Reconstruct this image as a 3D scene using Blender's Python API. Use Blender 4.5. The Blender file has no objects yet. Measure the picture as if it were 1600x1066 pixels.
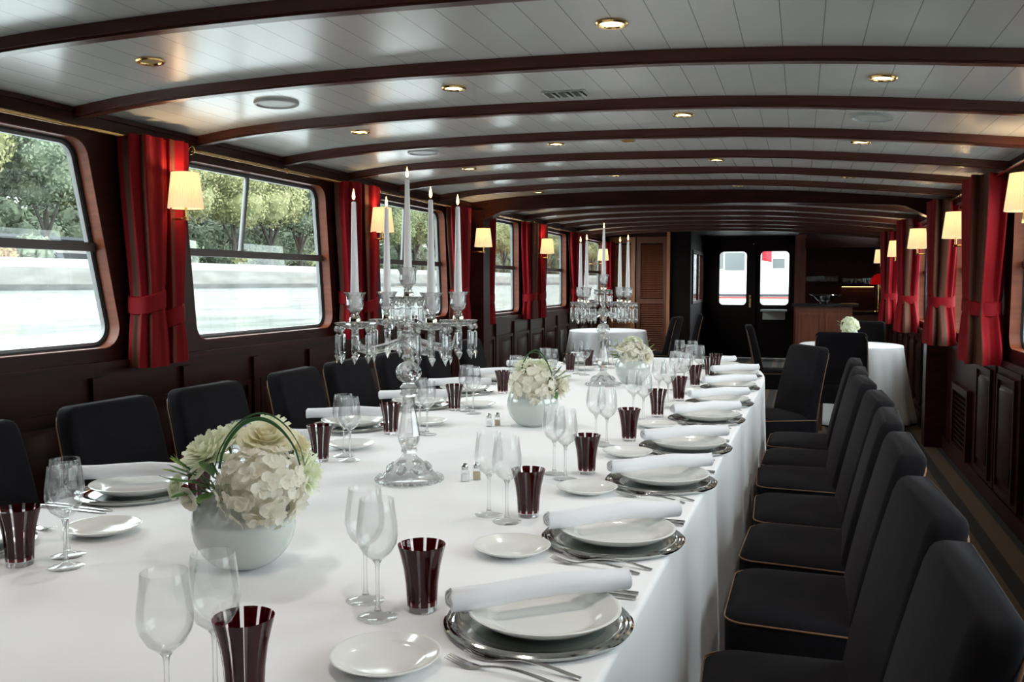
import bpy, bmesh, math, random
from math import sin, cos, pi, radians, sqrt, atan2
from mathutils import Vector, Matrix
random.seed(7)
scn = bpy.context.scene
COL = scn.collection

# ------------------------------------------------------------------ helpers
class MB:
    """collects geometry for ONE mesh object"""
    def __init__(s): s.v = []; s.f = []; s.m = []
    def add(s, vs, fs, mi=0):
        b = len(s.v); s.v += [tuple(v) for v in vs]
        s.f += [tuple(b + i for i in f) for f in fs]; s.m += [mi] * len(fs)
    def box(s, c, d, rot=None, mi=0):
        s.nb = getattr(s, 'nb', 0) + 1; q = .00012 * (s.nb % 9)   # no two boxes of a mesh share a plane
        x, y, z = d[0] / 2 - q * .5, d[1] / 2 - q, d[2] / 2 - q * .7
        vs = [Vector((a * x, b * y, e * z)) for e in (-1, 1) for b in (-1, 1) for a in (-1, 1)]
        if rot is not None: vs = [rot @ v for v in vs]
        vs = [v + Vector(c) for v in vs]
        s.add(vs, [(0, 2, 3, 1), (4, 5, 7, 6), (0, 1, 5, 4), (2, 6, 7, 3), (0, 4, 6, 2), (1, 3, 7, 5)], mi)
    def rings(s, rs, cap0=True, cap1=True, closed=True, mi=0):
        n = len(rs[0]); vs = [p for r in rs for p in r]; fs = []
        for i in range(len(rs) - 1):
            for j in range(n if closed else n - 1):
                k = (j + 1) % n
                fs.append((i * n + j, i * n + k, (i + 1) * n + k, (i + 1) * n + j))
        if cap0: fs.append(tuple(reversed(range(n))))
        if cap1: fs.append(tuple((len(rs) - 1) * n + j for j in range(n)))
        s.add(vs, fs, mi)
    def lathe(s, prof, n=24, c=(0, 0, 0), a0=0.0, mi=0, mod=None, close=False):
        rs = []
        for i, (r, z) in enumerate(prof):
            ring = []
            for j in range(n):
                a = a0 + 2 * pi * j / n
                rr = r * (mod(a, i) if mod else 1)
                ring.append((c[0] + rr * cos(a), c[1] + rr * sin(a), c[2] + z))
            rs.append(ring)
        if close: s.rings(rs + rs[:1], False, False, mi=mi)
        else: s.rings(rs, prof[0][0] > 1e-6, prof[-1][0] > 1e-6, mi=mi)
    def tube(s, pts, r, n=8, mi=0, flat=1.0, caps=True):
        pts = [Vector(p) for p in pts]; N = len(pts)
        if not isinstance(r, (list, tuple)): r = [r] * N
        up = Vector((0, 0, 1)); rs = []; side = None
        for i, p in enumerate(pts):
            t = (pts[min(i + 1, N - 1)] - pts[max(i - 1, 0)]).normalized()
            if side is None:
                side = t.cross(up)
                if side.length < 1e-3: side = t.cross(Vector((1, 0, 0)))
            side = (side - t * side.dot(t)).normalized(); w = side.cross(t)
            rs.append([p + side * (r[i] * cos(2 * pi * j / n)) + w * (r[i] * flat * sin(2 * pi * j / n)) for j in range(n)])
        s.rings(rs, caps, caps, mi=mi)
    def ribbon(s, pts, ws, ts, up=(0, 0, 1), mi=0):
        """flat bar with a rectangular section along a path"""
        pts = [Vector(p) for p in pts]; N = len(pts); rs = []
        for i, p in enumerate(pts):
            t = (pts[min(i + 1, N - 1)] - pts[max(i - 1, 0)]).normalized()
            side = t.cross(Vector(up)).normalized(); w = side.cross(t)
            a, b = ws[i] / 2, ts[i] / 2
            rs.append([p + side * a + w * b * .35, p + side * a * .8 + w * b, p - side * a * .8 + w * b, p - side * a + w * b * .35,
                       p - side * a - w * b * .35, p - side * a * .8 - w * b, p + side * a * .8 - w * b, p + side * a - w * b * .35])
        s.rings(rs, mi=mi)
    def grid(s, fn, nu, nv, mi=0, closed=False):
        vs = [fn(i / nu, j / nv) for j in range(nv + 1) for i in range(nu + 1)]
        fs = []; ms = []
        for j in range(nv):
            for i in range(nu):
                a = j * (nu + 1) + i
                fs.append((a, a + 1, a + nu + 2, a + nu + 1))
                ms.append(mi(i / nu) if callable(mi) else mi)
        b = len(s.v); s.v += [tuple(v) for v in vs]; s.f += [tuple(b + i for i in f) for f in fs]; s.m += ms
    def xf(s, M):
        s.v = [tuple(M @ Vector(v)) for v in s.v]; return s
    def mesh(s, name, mats, ang=35):
        me = bpy.data.meshes.new(name)
        me.from_pydata(s.v, [], s.f)
        for m in (mats if isinstance(mats, (list, tuple)) else [mats]): me.materials.append(m)
        if any(s.m): me.polygons.foreach_set('material_index', s.m)
        bm = bmesh.new(); bm.from_mesh(me)
        bmesh.ops.recalc_face_normals(bm, faces=bm.faces); bm.to_mesh(me); bm.free()
        if ang:
            me.polygons.foreach_set('use_smooth', [True] * len(me.polygons))
            me.set_sharp_from_angle(angle=radians(ang))
        me.update(); return me
    def build(s, name, mats, parent=None, ang=35, loc=None, rz=0):
        o = bpy.data.objects.new(name, s.mesh(name, mats, ang)); COL.objects.link(o)
        if parent is not None: o.parent = parent
        if loc is not None: o.location = loc
        o.rotation_euler[2] = rz
        return o

def tag(o, label=None, cat=None, group=None, kind=None):
    if label: o['label'] = label
    if cat: o['category'] = cat
    if group: o['group'] = group
    if kind: o['kind'] = kind
    return o
def thing(name, label, cat, loc=(0, 0, 0), rz=0, group=None):
    o = bpy.data.objects.new(name, None); COL.objects.link(o)
    o.empty_display_size = .05; o.location = loc; o.rotation_euler[2] = rz
    return tag(o, label, cat, group)
def dup(root, loc, rz=0, label=None, group=None, scale=None):
    r = root.copy(); COL.objects.link(r); r.location = loc; r.rotation_euler[2] = rz
    if label: r['label'] = label
    if group: r['group'] = group
    if scale: r.scale = scale if isinstance(scale, (tuple, list)) else (scale,) * 3
    for ch in [c for c in root.children]:
        c = ch.copy(); COL.objects.link(c); c.parent = r
        for g in ch.children:
            d = g.copy(); COL.objects.link(d); d.parent = c
    return r
class Kind:
    """first use moves the first-built thing itself, later uses copy it"""
    def __init__(s, root): s.root = root; s.used = False
    def put(s, loc, rz, label, group=None, scale=None):
        if s.used: return dup(s.root, loc, rz, label, group, scale)
        s.used = True; r = s.root; r.location = loc; r.rotation_euler[2] = rz; tag(r, label, None, group)
        if scale: r.scale = scale if isinstance(scale, (tuple, list)) else (scale,) * 3
        return r
def struct(o): o['kind'] = 'structure'; return o
def sm(t): t = max(0, min(1, t)); return t * t * (3 - 2 * t)
def interp(x, xs, ys):
    if x <= xs[0]: return ys[0]
    for i in range(1, len(xs)):
        if x <= xs[i]:
            t = (x - xs[i - 1]) / (xs[i] - xs[i - 1]); return ys[i - 1] + t * (ys[i] - ys[i - 1])
    return ys[-1]
def rrect(w, d, r, n=5):
    pts = []
    for (sx, sy, a0) in ((1, 1, 0), (-1, 1, 90), (-1, -1, 180), (1, -1, 270)):
        for i in range(n + 1):
            a = radians(a0 + 90 * i / n)
            pts.append((sx * (w / 2 - r) + r * cos(a), sy * (d / 2 - r) + r * sin(a)))
    return pts
def round_poly(poly, r, n=6):
    out = []; N = len(poly)
    for i in range(N):
        p = Vector(poly[i]); a = Vector(poly[i - 1]) - p; b = Vector(poly[(i + 1) % N]) - p
        a.normalize(); b.normalize()
        half = a.angle(b) / 2; d = r / math.tan(half)
        c = p + (a + b).normalized() * (r / sin(half))
        p0 = p + a * d - c; p1 = p + b * d - c
        ang = p0.angle(p1); sg = 1 if p0.x * p1.y - p0.y * p1.x > 0 else -1
        for k in range(n + 1):
            t = sg * ang * k / n
            out.append((c.x + p0.x * cos(t) - p0.y * sin(t), c.y + p0.x * sin(t) + p0.y * cos(t)))
    return out

# ------------------------------------------------------------------ materials
def nt(name):
    m = bpy.data.materials.new(name); m.use_nodes = True
    n = m.node_tree; n.nodes.clear()
    out = n.nodes.new('ShaderNodeOutputMaterial'); return m, n, out
def principled(name, col, rough=.5, metal=0, **kw):
    m, n, out = nt(name)
    p = n.nodes.new('ShaderNodeBsdfPrincipled'); n.links.new(p.outputs[0], out.inputs[0])
    p.inputs['Base Color'].default_value = (*col, 1); p.inputs['Roughness'].default_value = rough; p.inputs['Metallic'].default_value = metal
    for k, v in kw.items():
        i = p.inputs[k.replace('_', ' ')]
        i.default_value = v
    return m
def nodes(m): return m.node_tree, m.node_tree.nodes['Principled BSDF']
def noise_mix(m, c1, c2, scale=(1, 1, 1), size=4, detail=4, lo=.35, hi=.65, bump=0, coord='Object', rough=None):
    n, p = nodes(m)
    tc = n.nodes.new('ShaderNodeTexCoord'); mp = n.nodes.new('ShaderNodeMapping'); mp.inputs['Scale'].default_value = scale
    nz = n.nodes.new('ShaderNodeTexNoise'); nz.inputs['Scale'].default_value = size; nz.inputs['Detail'].default_value = detail
    n.links.new(tc.outputs[coord], mp.inputs[0]); n.links.new(mp.outputs[0], nz.inputs[0])
    cr = n.nodes.new('ShaderNodeValToRGB'); cr.color_ramp.elements[0].position = lo; cr.color_ramp.elements[1].position = hi
    cr.color_ramp.elements[0].color = (*c1, 1); cr.color_ramp.elements[1].color = (*c2, 1)
    n.links.new(nz.outputs[0], cr.inputs[0]); n.links.new(cr.outputs[0], p.inputs['Base Color'])
    if bump:
        b = n.nodes.new('ShaderNodeBump'); b.inputs['Strength'].default_value = bump; b.inputs['Distance'].default_value = .01
        n.links.new(nz.outputs[0], b.inputs['Height']); n.links.new(b.outputs[0], p.inputs['Normal'])
    return m
def glass(name, col=(1, 1, 1), ior=1.5, rough=0.0):
    m, n, out = nt(name)
    g = n.nodes.new('ShaderNodeBsdfGlass'); g.inputs['Color'].default_value = (*col, 1); g.inputs['IOR'].default_value = ior
    g.inputs['Roughness'].default_value = rough; n.links.new(g.outputs[0], out.inputs[0]); return m
def mth(n, op, a, b=None):
    x = n.nodes.new('ShaderNodeMath'); x.operation = op
    if isinstance(a, (int, float)): x.inputs[0].default_value = a
    else: n.links.new(a, x.inputs[0])
    if b is not None:
        if isinstance(b, (int, float)): x.inputs[1].default_value = b
        else: n.links.new(b, x.inputs[1])
    return x.outputs[0]
def schlick(n, f0):
    """two-sided Fresnel reflectance for thin sheets of glass"""
    g = n.nodes.new('ShaderNodeNewGeometry'); d = n.nodes.new('ShaderNodeVectorMath'); d.operation = 'DOT_PRODUCT'
    n.links.new(g.outputs['Incoming'], d.inputs[0]); n.links.new(g.outputs['Normal'], d.inputs[1])
    c = mth(n, 'POWER', mth(n, 'SUBTRACT', 1.0, mth(n, 'ABSOLUTE', d.outputs['Value'])), 5)
    return mth(n, 'ADD', mth(n, 'MULTIPLY', c, 1 - f0), f0)
def thin_glass(name, tint=(1, 1, 1), refl=1.0, ior=1.5, kf=1.0):
    m, n, out = nt(name)
    t = n.nodes.new('ShaderNodeBsdfTransparent'); t.inputs[0].default_value = (*tint, 1)
    g = n.nodes.new('ShaderNodeBsdfGlossy'); g.inputs['Roughness'].default_value = .01
    g.inputs['Color'].default_value = (refl, refl, refl, 1)
    mx = n.nodes.new('ShaderNodeMixShader'); n.links.new(mth(n, 'MULTIPLY', schlick(n, ((ior - 1) / (ior + 1)) ** 2), kf), mx.inputs[0])
    n.links.new(t.outputs[0], mx.inputs[1]); n.links.new(g.outputs[0], mx.inputs[2]); n.links.new(mx.outputs[0], out.inputs[0])
    return m
def emit(name, col, st):
    m, n, out = nt(name)
    e = n.nodes.new('ShaderNodeEmission'); e.inputs[0].default_value = (*col, 1); e.inputs[1].default_value = st
    n.links.new(e.outputs[0], out.inputs[0]); return m

M = {}
M['wood'] = noise_mix(principled('dark_mahogany', (.03, .008, .005), .36, Specular_IOR_Level=.16), (.020, .0048, .0034), (.036, .0085, .0055), (2, .6, 12), 3)
M['jamb'] = noise_mix(principled('mahogany_daylit', (.2, .06, .03), .35, Specular_IOR_Level=.25), (.14, .034, .014), (.19, .050, .021), (2, 2, 14), 2.5)  # same mahogany as the walls, daylight put in as a paler tone
M['beam'] = noise_mix(principled('mahogany_beam', (.05, .012, .007), .3), (.055, .014, .0095), (.085, .023, .015), (.8, 10, 10), 3)
M['lit_wood'] = noise_mix(principled('red_brown_wood_lit', (.16, .05, .02), .35), (.36, .15, .065), (.48, .22, .10), (14, 14, 1.2), 2)  # paler tone carries the window light on the left louvres
M['panel'] = noise_mix(principled('mahogany_panel', (.12, .03, .015), .35), (.11, .032, .015), (.16, .048, .024), (14, 14, 1.2), 2)
M['rubber'] = principled('black_rubber', (.01, .012, .012), .5)
M['sash'] = principled('grey_metal_sash', (.16, .16, .16), .4, .6)
M['mullion'] = principled('brown_metal_bar', (.09, .075, .07), .45, .5)
M['brass'] = principled('brass', (.75, .50, .20), .22, 1)
M['steel'] = principled('polished_steel', (.62, .61, .60), .16, 1)
M['silver'] = principled('silver_plate', (.66, .66, .64), .10, 1)
M['well_reflection'] = principled('silver_plate_well', (.42, .46, .45), .16, 1)  # grey-green of the mirrored ceiling put into the well's colour
M['cup_metal'] = principled('silvered_collar', (.80, .74, .62), .12, 1)
M['porcelain'] = principled('white_porcelain', (.80, .80, .77), .14)
M['napkin'] = principled('white_linen', (.80, .80, .84), .85, Sheen_Weight=.2)
M['candle'] = principled('white_wax', (.90, .89, .90), .45)
M['wick'] = principled('black_wick', (.01, .008, .006), .9)
M['flame'] = emit('flame', (1.0, .62, .22), 9)
M['red'] = principled('red_curtain', (.17, .0028, .006), .7, Specular_IOR_Level=.12)
M['taupe'] = principled('bronze_curtain_stripe', (.085, .030, .018), .65, Specular_IOR_Level=.15)
def mixed_glass(name, k, ior):
    """solid cut glass: mostly refracting, partly letting light straight through as thin edges do"""
    m = thin_glass(name, (.985, .99, .99), 1.0, ior); n = m.node_tree; out = [x for x in n.nodes if x.type == 'OUTPUT_MATERIAL'][0]
    a = out.inputs[0].links[0].from_socket
    g = n.nodes.new('ShaderNodeBsdfGlass'); g.inputs['IOR'].default_value = ior; g.inputs['Roughness'].default_value = 0
    mx = n.nodes.new('ShaderNodeMixShader'); mx.inputs[0].default_value = k
    n.links.new(a, mx.inputs[1]); n.links.new(g.outputs[0], mx.inputs[2]); n.links.new(mx.outputs[0], out.inputs[0]); return m
M['crystal'] = mixed_glass('crystal', .42, 1.7)
M['cut_crystal'] = mixed_glass('cut_crystal', .62, 1.6)
M['stem_glass'] = mixed_glass('clear_stem_glass', .5, 1.5)
M['bowl_glass'] = mixed_glass('thin_wine_glass', .13, 1.33)
M['foot_glass'] = mixed_glass('glass_foot', .16, 1.45)
M['base_glass'] = mixed_glass('crystal_foot', .28, 1.6)
M['pane'] = thin_glass('window_glass', (.93, .965, .955), .9, 1.33)
M['salt'] = principled('salt', (.8, .8, .8), .9)
M['pepper'] = principled('pepper', (.45, .38, .25), .9)
M['vase'] = principled('celadon_glass', (.535, .57, .545), .07, Coat_Weight=.6, Coat_Roughness=.03)
def petal_mat(name, c1, c2, size):
    """thin petals let some light through"""
    m = noise_mix(principled(name, c1, .6, Specular_IOR_Level=.2), c1, c2, (1, 1, 1), size); n, p = nodes(m)
    out = [x for x in n.nodes if x.type == 'OUTPUT_MATERIAL'][0]; src = p.inputs['Base Color'].links[0].from_socket
    t = n.nodes.new('ShaderNodeBsdfTranslucent'); n.links.new(src, t.inputs[0])
    mx = n.nodes.new('ShaderNodeMixShader'); mx.inputs[0].default_value = .38
    n.links.new(p.outputs[0], mx.inputs[1]); n.links.new(t.outputs[0], mx.inputs[2]); n.links.new(mx.outputs[0], out.inputs[0]); return m
M['petal'] = petal_mat('cream_petal', (.87, .83, .71), (.93, .91, .84), 30)
M['petal_green'] = petal_mat('pale_green_petal', (.82, .86, .64), (.92, .93, .81), 25)
M['rose'] = petal_mat('pale_yellow_petal', (.86, .80, .56), (.90, .88, .72), 30)
M['leaf'] = noise_mix(principled('green_leaf', (.06, .14, .03), .45), (.035, .10, .02), (.11, .21, .05), (1, 1, 1), 30)
M['sprig'] = principled('lime_sprig', (.28, .38, .06), .5)
M['grass'] = principled('grass_blade', (.03, .085, .03), .35)
M['white_paint'] = principled('white_paint', (.38, .39, .38), .4)
M['grille'] = principled('grille_shadow', (.03, .035, .03), .6)
M['chair_leg'] = principled('brown_chair_leg', (.10, .035, .018), .4)
M['piping'] = principled('tan_piping', (.24, .125, .065), .6)
M['black_stone'] = principled('black_counter', (.012, .012, .012), .15)
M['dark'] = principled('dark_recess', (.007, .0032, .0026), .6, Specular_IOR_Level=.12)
M['lamp_red'] = None

# charcoal chair velvet
m = principled('charcoal_velvet', (.008, .008, .010), .9, Specular_IOR_Level=.15, Sheen_Weight=.035, Sheen_Roughness=.3)
nodes(m)[1].inputs['Sheen Tint'].default_value = (.55, .42, .46, 1)
M['velvet'] = noise_mix(m, (.0045, .0040, .0055), (.0085, .0068, .0088), (1, 1, 1), 9, 3, .3, .7)

# tablecloth: white cloth with very soft creases
m = principled('white_tablecloth', (.86, .855, .87), .8, Sheen_Weight=.15)
n, p = nodes(m)
tc = n.nodes.new('ShaderNodeTexCoord'); mp = n.nodes.new('ShaderNodeMapping'); mp.inputs['Scale'].default_value = (1, .45, .3)
mp.inputs['Rotation'].default_value = (0, 0, .5)
nz = n.nodes.new('ShaderNodeTexNoise'); nz.inputs['Scale'].default_value = 3.2; nz.inputs['Detail'].default_value = 3
b = n.nodes.new('ShaderNodeBump'); b.inputs['Strength'].default_value = .7; b.inputs['Distance'].default_value = .03
n.links.new(tc.outputs['Object'], mp.inputs[0]); n.links.new(mp.outputs[0], nz.inputs[0]); n.links.new(nz.outputs[0], b.inputs['Height']); n.links.new(b.outputs[0], p.inputs['Normal'])
M['cloth'] = m

# ceiling: glossy white boards running along the boat, V grooves every 123 mm
m = principled('white_ceiling_boards', (.50, .495, .47), .24, Specular_IOR_Level=.6)
n, p = nodes(m)
tc = n.nodes.new('ShaderNodeTexCoord'); sp = n.nodes.new('ShaderNodeSeparateXYZ'); n.links.new(tc.outputs['Object'], sp.inputs[0])
fr = mth(n, 'FRACT', mth(n, 'DIVIDE', mth(n, 'ADD', sp.outputs[0], 20.0), .123))
d = mth(n, 'ABSOLUTE', mth(n, 'SUBTRACT', fr, .5))
line = mth(n, 'GREATER_THAN', d, .489)
soft = mth(n, 'SMOOTH_MAX', d, .46)
mxc = n.nodes.new('ShaderNodeMix'); mxc.data_type = 'RGBA'
mxc.inputs[6].default_value = (.50, .495, .47, 1); mxc.inputs[7].default_value = (.20, .205, .20, 1)
n.links.new(line, mxc.inputs[0]); n.links.new(mxc.outputs[2], p.inputs['Base Color'])
b = n.nodes.new('ShaderNodeBump'); b.invert = True; b.inputs['Strength'].default_value = .6; b.inputs['Distance'].default_value = .004
n.links.new(line, b.inputs['Height']); n.links.new(b.outputs[0], p.inputs['Normal'])
M['ceiling'] = m

# carpet: dark with tan stripes running along the boat
m = principled('striped_carpet', (.02, .015, .01), .95)
n, p = nodes(m)
tc = n.nodes.new('ShaderNodeTexCoord'); sp = n.nodes.new('ShaderNodeSeparateXYZ'); n.links.new(tc.outputs['Object'], sp.inputs[0])
cr = n.nodes.new('ShaderNodeValToRGB'); cr.color_ramp.interpolation = 'CONSTANT'
el = cr.color_ramp.elements
dk = (.010, .008, .007, 1); tn = (.07, .041, .018, 1)
stops = [(0, dk), (.10, tn), (.30, dk), (.48, tn), (.72, dk)]
el[0].position = 0; el[0].color = dk; el[1].position = .10; el[1].color = tn
for pz_, c_ in stops[2:]:
    e_ = el.new(pz_); e_.color = c_
# stripe repeat .42 m: tan .98-1.08, dark .86-.98, tan to .76 ...
fr = mth(n, 'FRACT', mth(n, 'DIVIDE', mth(n, 'ADD', sp.outputs[0], 10 * .42 - .78), .42))
n.links.new(fr, cr.inputs[0]); n.links.new(cr.outputs[0], p.inputs['Base Color'])
M['carpet'] = m

# tumbler: ruby flashed bands cut through to clear flutes
def tumbler_mat():
    m, n, out = nt('ruby_cut_glass')
    tc = n.nodes.new('ShaderNodeTexCoord'); sp = n.nodes.new('ShaderNodeSeparateXYZ'); n.links.new(tc.outputs['Object'], sp.inputs[0])
    a = mth(n, 'ARCTAN2', sp.outputs[1], sp.outputs[0])
    fr = mth(n, 'FRACT', mth(n, 'MULTIPLY', mth(n, 'ADD', a, 10.0), 10 / (2 * pi)))
    d = mth(n, 'ABSOLUTE', mth(n, 'SUBTRACT', fr, .5))
    band = mth(n, 'LESS_THAN', d, .38)
    hi = mth(n, 'GREATER_THAN', sp.outputs[2], .012)
    band = mth(n, 'MULTIPLY', band, hi)
    tr = n.nodes.new('ShaderNodeBsdfTransparent'); tr.inputs[0].default_value = (.20, .004, .009, 1)
    df = n.nodes.new('ShaderNodeBsdfDiffuse'); df.inputs[0].default_value = (.055, .001, .003, 1)
    mr = n.nodes.new('ShaderNodeMixShader'); mr.inputs[0].default_value = .35
    n.links.new(tr.outputs[0], mr.inputs[1]); n.links.new(df.outputs[0], mr.inputs[2])
    tc2 = n.nodes.new('ShaderNodeBsdfTransparent'); tc2.inputs[0].default_value = (.99, .99, .99, 1)
    mb = n.nodes.new('ShaderNodeMixShader'); n.links.new(band, mb.inputs[0]); 
    wd = n.nodes.new('ShaderNodeBsdfTranslucent'); wd.inputs[0].default_value = (.9, .9, .9, 1)  # trace of white stands in for light refracted by the cut flutes
    wm = n.nodes.new('ShaderNodeMixShader'); wm.inputs[0].default_value = .07; n.links.new(tc2.outputs[0], wm.inputs[1]); n.links.new(wd.outputs[0], wm.inputs[2])
    n.links.new(wm.outputs[0], mb.inputs[1]); n.links.new(mr.outputs[0], mb.inputs[2])
    gl = n.nodes.new('ShaderNodeBsdfGlossy'); gl.inputs['Roughness'].default_value = .03
    mx = n.nodes.new('ShaderNodeMixShader'); n.links.new(schlick(n, .04), mx.inputs[0]); n.links.new(mb.outputs[0], mx.inputs[1]); n.links.new(gl.outputs[0], mx.inputs[2])
    n.links.new(mx.outputs[0], out.inputs[0]); return m
M['tumbler'] = tumbler_mat()

# pleated lamp shade: translucent paper lit from inside
def shade_mat(name, col, ecol, st):
    m, n, out = nt(name)
    t = n.nodes.new('ShaderNodeBsdfTranslucent'); t.inputs[0].default_value = (*col, 1)
    d_ = n.nodes.new('ShaderNodeBsdfDiffuse'); d_.inputs[0].default_value = (*col, 1)
    mx = n.nodes.new('ShaderNodeMixShader'); mx.inputs[0].default_value = .5
    n.links.new(t.outputs[0], mx.inputs[1]); n.links.new(d_.outputs[0], mx.inputs[2])
    e = n.nodes.new('ShaderNodeEmission'); e.inputs[0].default_value = (*ecol, 1); e.inputs[1].default_value = st
    ad = n.nodes.new('ShaderNodeAddShader'); n.links.new(mx.outputs[0], ad.inputs[0]); n.links.new(e.outputs[0], ad.inputs[1])
    n.links.new(ad.outputs[0], out.inputs[0]); return m
M['shade'] = shade_mat('pleated_shade', (.75, .66, .48), (1.0, .83, .58), .36)
M['bulb'] = emit('warm_bulb', (1.0, .72, .35), 7)
M['lens'] = emit('downlight_lens', (1.0, .80, .48), 6)
M['lens_off'] = principled('downlight_lens_dim', (.35, .28, .15), .2)
M['strip'] = emit('bar_light_strip', (1.0, .62, .22), 4)
M['lamp_red'] = shade_mat('red_lamp_shade', (.5, .01, .015), (.9, .01, .02), .04)

# exterior
M['water'] = noise_mix(principled('river_water', (.13, .15, .145), .10), (.25, .265, .255), (.42, .43, .425), (.8, .40, 1), 1.5, 5, .38, .62, .8)  # pale tones stand in for sky glitter on the ripples
M['quay'] = noise_mix(principled('pale_quay_stone', (.3, .29, .27), .9), (.155, .150, .14), (.21, .205, .19), (.5, .5, 2.5), .8, 5)
M['quay_top'] = principled('pale_paving', (.27, .265, .25), .9)
M['quay_dark'] = noise_mix(principled('wet_stone', (.06, .06, .055), .7), (.045, .046, .042), (.09, .09, .085), (1, .4, 2), 1.0, 4)
M['trunk'] = principled('tree_trunk', (.035, .030, .024), .9)
def foliage(name, a, b_):
    return noise_mix(principled(name, a, .8), a, b_, (1, 1, 1), .55, 4, .35, .65)
M['fol1'] = foliage('foliage_green', (.10, .12, .052), (.23, .25, .12))
M['fol2'] = foliage('foliage_yellowing', (.14, .15, .06), (.30, .29, .14))
M['fol3'] = foliage('foliage_blue_green', (.07, .095, .06), (.17, .20, .13))
M['fol4'] = foliage('foliage_orange', (.30, .18, .08), (.42, .28, .14))
M['stone_house'] = noise_mix(principled('grey_house_stone', (.12, .115, .11), .9), (.10, .097, .092), (.14, .135, .13), (1, 1, 1), 1)
M['house_pane'] = principled('house_window', (.015, .018, .022), .2)
M['slate'] = principled('slate_roof', (.045, .05, .06), .6)
M['kiosk'] = principled('dark_kiosk_board', (.022, .026, .030), .6)
M['hull'] = principled('white_boat_paint', (.62, .63, .63), .35)
M['boat_pane'] = principled('boat_window', (.09, .10, .10), .2)
M['hull_stripe'] = principled('dark_boat_stripe', (.02, .022, .03), .4)
M['hull_red'] = principled('red_boat_stripe', (.30, .03, .025), .45)
M['flag'] = principled('red_flag', (.55, .01, .02), .7)

# ------------------------------------------------------------------ camera
H = 1.36
F, VPX, VPY = 1400.0, 1252.0, 441.0
pitch = math.atan((533 - VPY) / F); yaw = math.atan((VPX - 800) / F * cos(pitch))
cam = bpy.data.cameras.new('camera'); co = bpy.data.objects.new('camera', cam); COL.objects.link(co)
cam.sensor_width = 36; cam.lens = F / 1600 * 36; cam.clip_start = .02; cam.clip_end = 500
co.location = (0, 0, H); co.rotation_euler = (pi / 2 - pitch, 0, yaw)
scn.camera = co

# ------------------------------------------------------------------ the room
XW, XR = -3.03, 1.15              # inner faces of the side walls
Y0, YB, YE, YD = -1.6, 8.05, 14.5, 16.5   # near end, bulkhead, louvred end, door wall
CX = [-3.1, -2.75, -2.4, -1.9, -1.45, -.95, -.45, .06, .63, 1.07, 1.25]
CZ = [2.10, 2.145, 2.165, 2.178, 2.18, 2.172, 2.16, 2.13, 2.078, 2.03, 2.005]
def cz(x): # smooth interpolation of the camber
    return (interp(x - .12, CX, CZ) + interp(x, CX, CZ) + interp(x + .12, CX, CZ)) / 3

mb = MB(); mb.box((-.95, (Y0 + 18) / 2, -.03), (4.5, 18 - Y0, .06))
struct(mb.build('floor', M['carpet']))

NX = 60
def camber_strip(mb, y0, y1, zlo, zhi, x0=-3.12, x1=1.25, mi=0):
    rs = []
    for i in range(NX + 1):
        x = x0 + (x1 - x0) * i / NX; z = cz(x)
        rs.append([(x, y0, z + zlo), (x, y1, z + zlo), (x, y1, z + zhi), (x, y0, z + zhi)])
    mb.rings(rs, mi=mi)
mb = MB(); camber_strip(mb, Y0, YE + .12, 0, .03)
struct(mb.build('ceiling', M['ceiling'], ang=50))

ys = [3.146 + .82 * k for k in range(-4, 6)] + [8.95, 9.77, 10.59, 11.41, 12.23, 13.05, 13.87]
for i, y in enumerate(ys):
    mb = MB(); camber_strip(mb, y, y + .065, -.038, -.0005)
    # a thin lower moulding under each beam
    camber_strip(mb, y + .012, y + .053, -.046, -.0385)
    struct(mb.build('trim_%d' % (i + 1), M['beam'], ang=50))
# the deep arched bulkhead beam
mb = MB(); rs = []
for i in range(NX + 1):
    x = XW + (XR - XW) * i / NX; z = cz(x)
    zb = 2.052 - .030 * ((x + 1.25) / 1.6) ** 2 - .012 * max(0, x)
    if x > .75: zb -= .10 * sm((x - .75) / .3)
    if x < -2.65: zb -= .09 * sm((-2.65 - x) / .3)
    rs.append([(x, YB, zb), (x, YB + .16, zb), (x, YB + .16, z - .0005), (x, YB, z - .0005)])
mb.rings(rs); struct(mb.build('trim_18', M['wood'], ang=50))
# bulkhead posts each side
mb = MB(); mb.box((-2.955, YB + .08, 1.02), (.17, .16, 2.04)); mb.box((-2.955, YB - .012, 1.02), (.17, .024, 2.04)); struct(mb.build('trim_19', M['wood']))
mb = MB(); mb.box((1.075, YB + .08, .985), (.17, .16, 1.97)); mb.box((1.075, YB - .012, .97), (.17, .024, 1.94)); struct(mb.build('trim_20', M['wood']))

# windows: (far/near wall coordinates along the boat, rake of the sloping ends)
def wpoly(ya_top, ya_bot, yb_top, yb_bot, z0, z1): return [(ya_bot, z0), (yb_bot, z0), (yb_top, z1), (ya_top, z1)]
WL = [dict(p=wpoly(1.98, 2.17, 3.24, 3.44, 1.06, 1.99), bar=None, r=.09),
      dict(p=wpoly(3.90, 3.99, 5.34, 5.43, 1.055, 1.99), bar=(4.57, 4.49), r=.085),
      dict(p=wpoly(6.12, 6.18, 7.44, 7.53, 1.06, 1.985), bar=(6.76, 6.71), r=.085),
      dict(p=wpoly(8.42, 8.42, 9.64, 9.66, 1.03, 2.02), bar=None, r=.06),
      dict(p=wpoly(10.34, 10.36, 11.78, 11.80, 1.04, 2.00), bar=None, r=.06),
      dict(p=wpoly(12.55, 12.55, 14.15, 14.15, 1.06, 2.00), bar=None, r=.06)]
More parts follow.
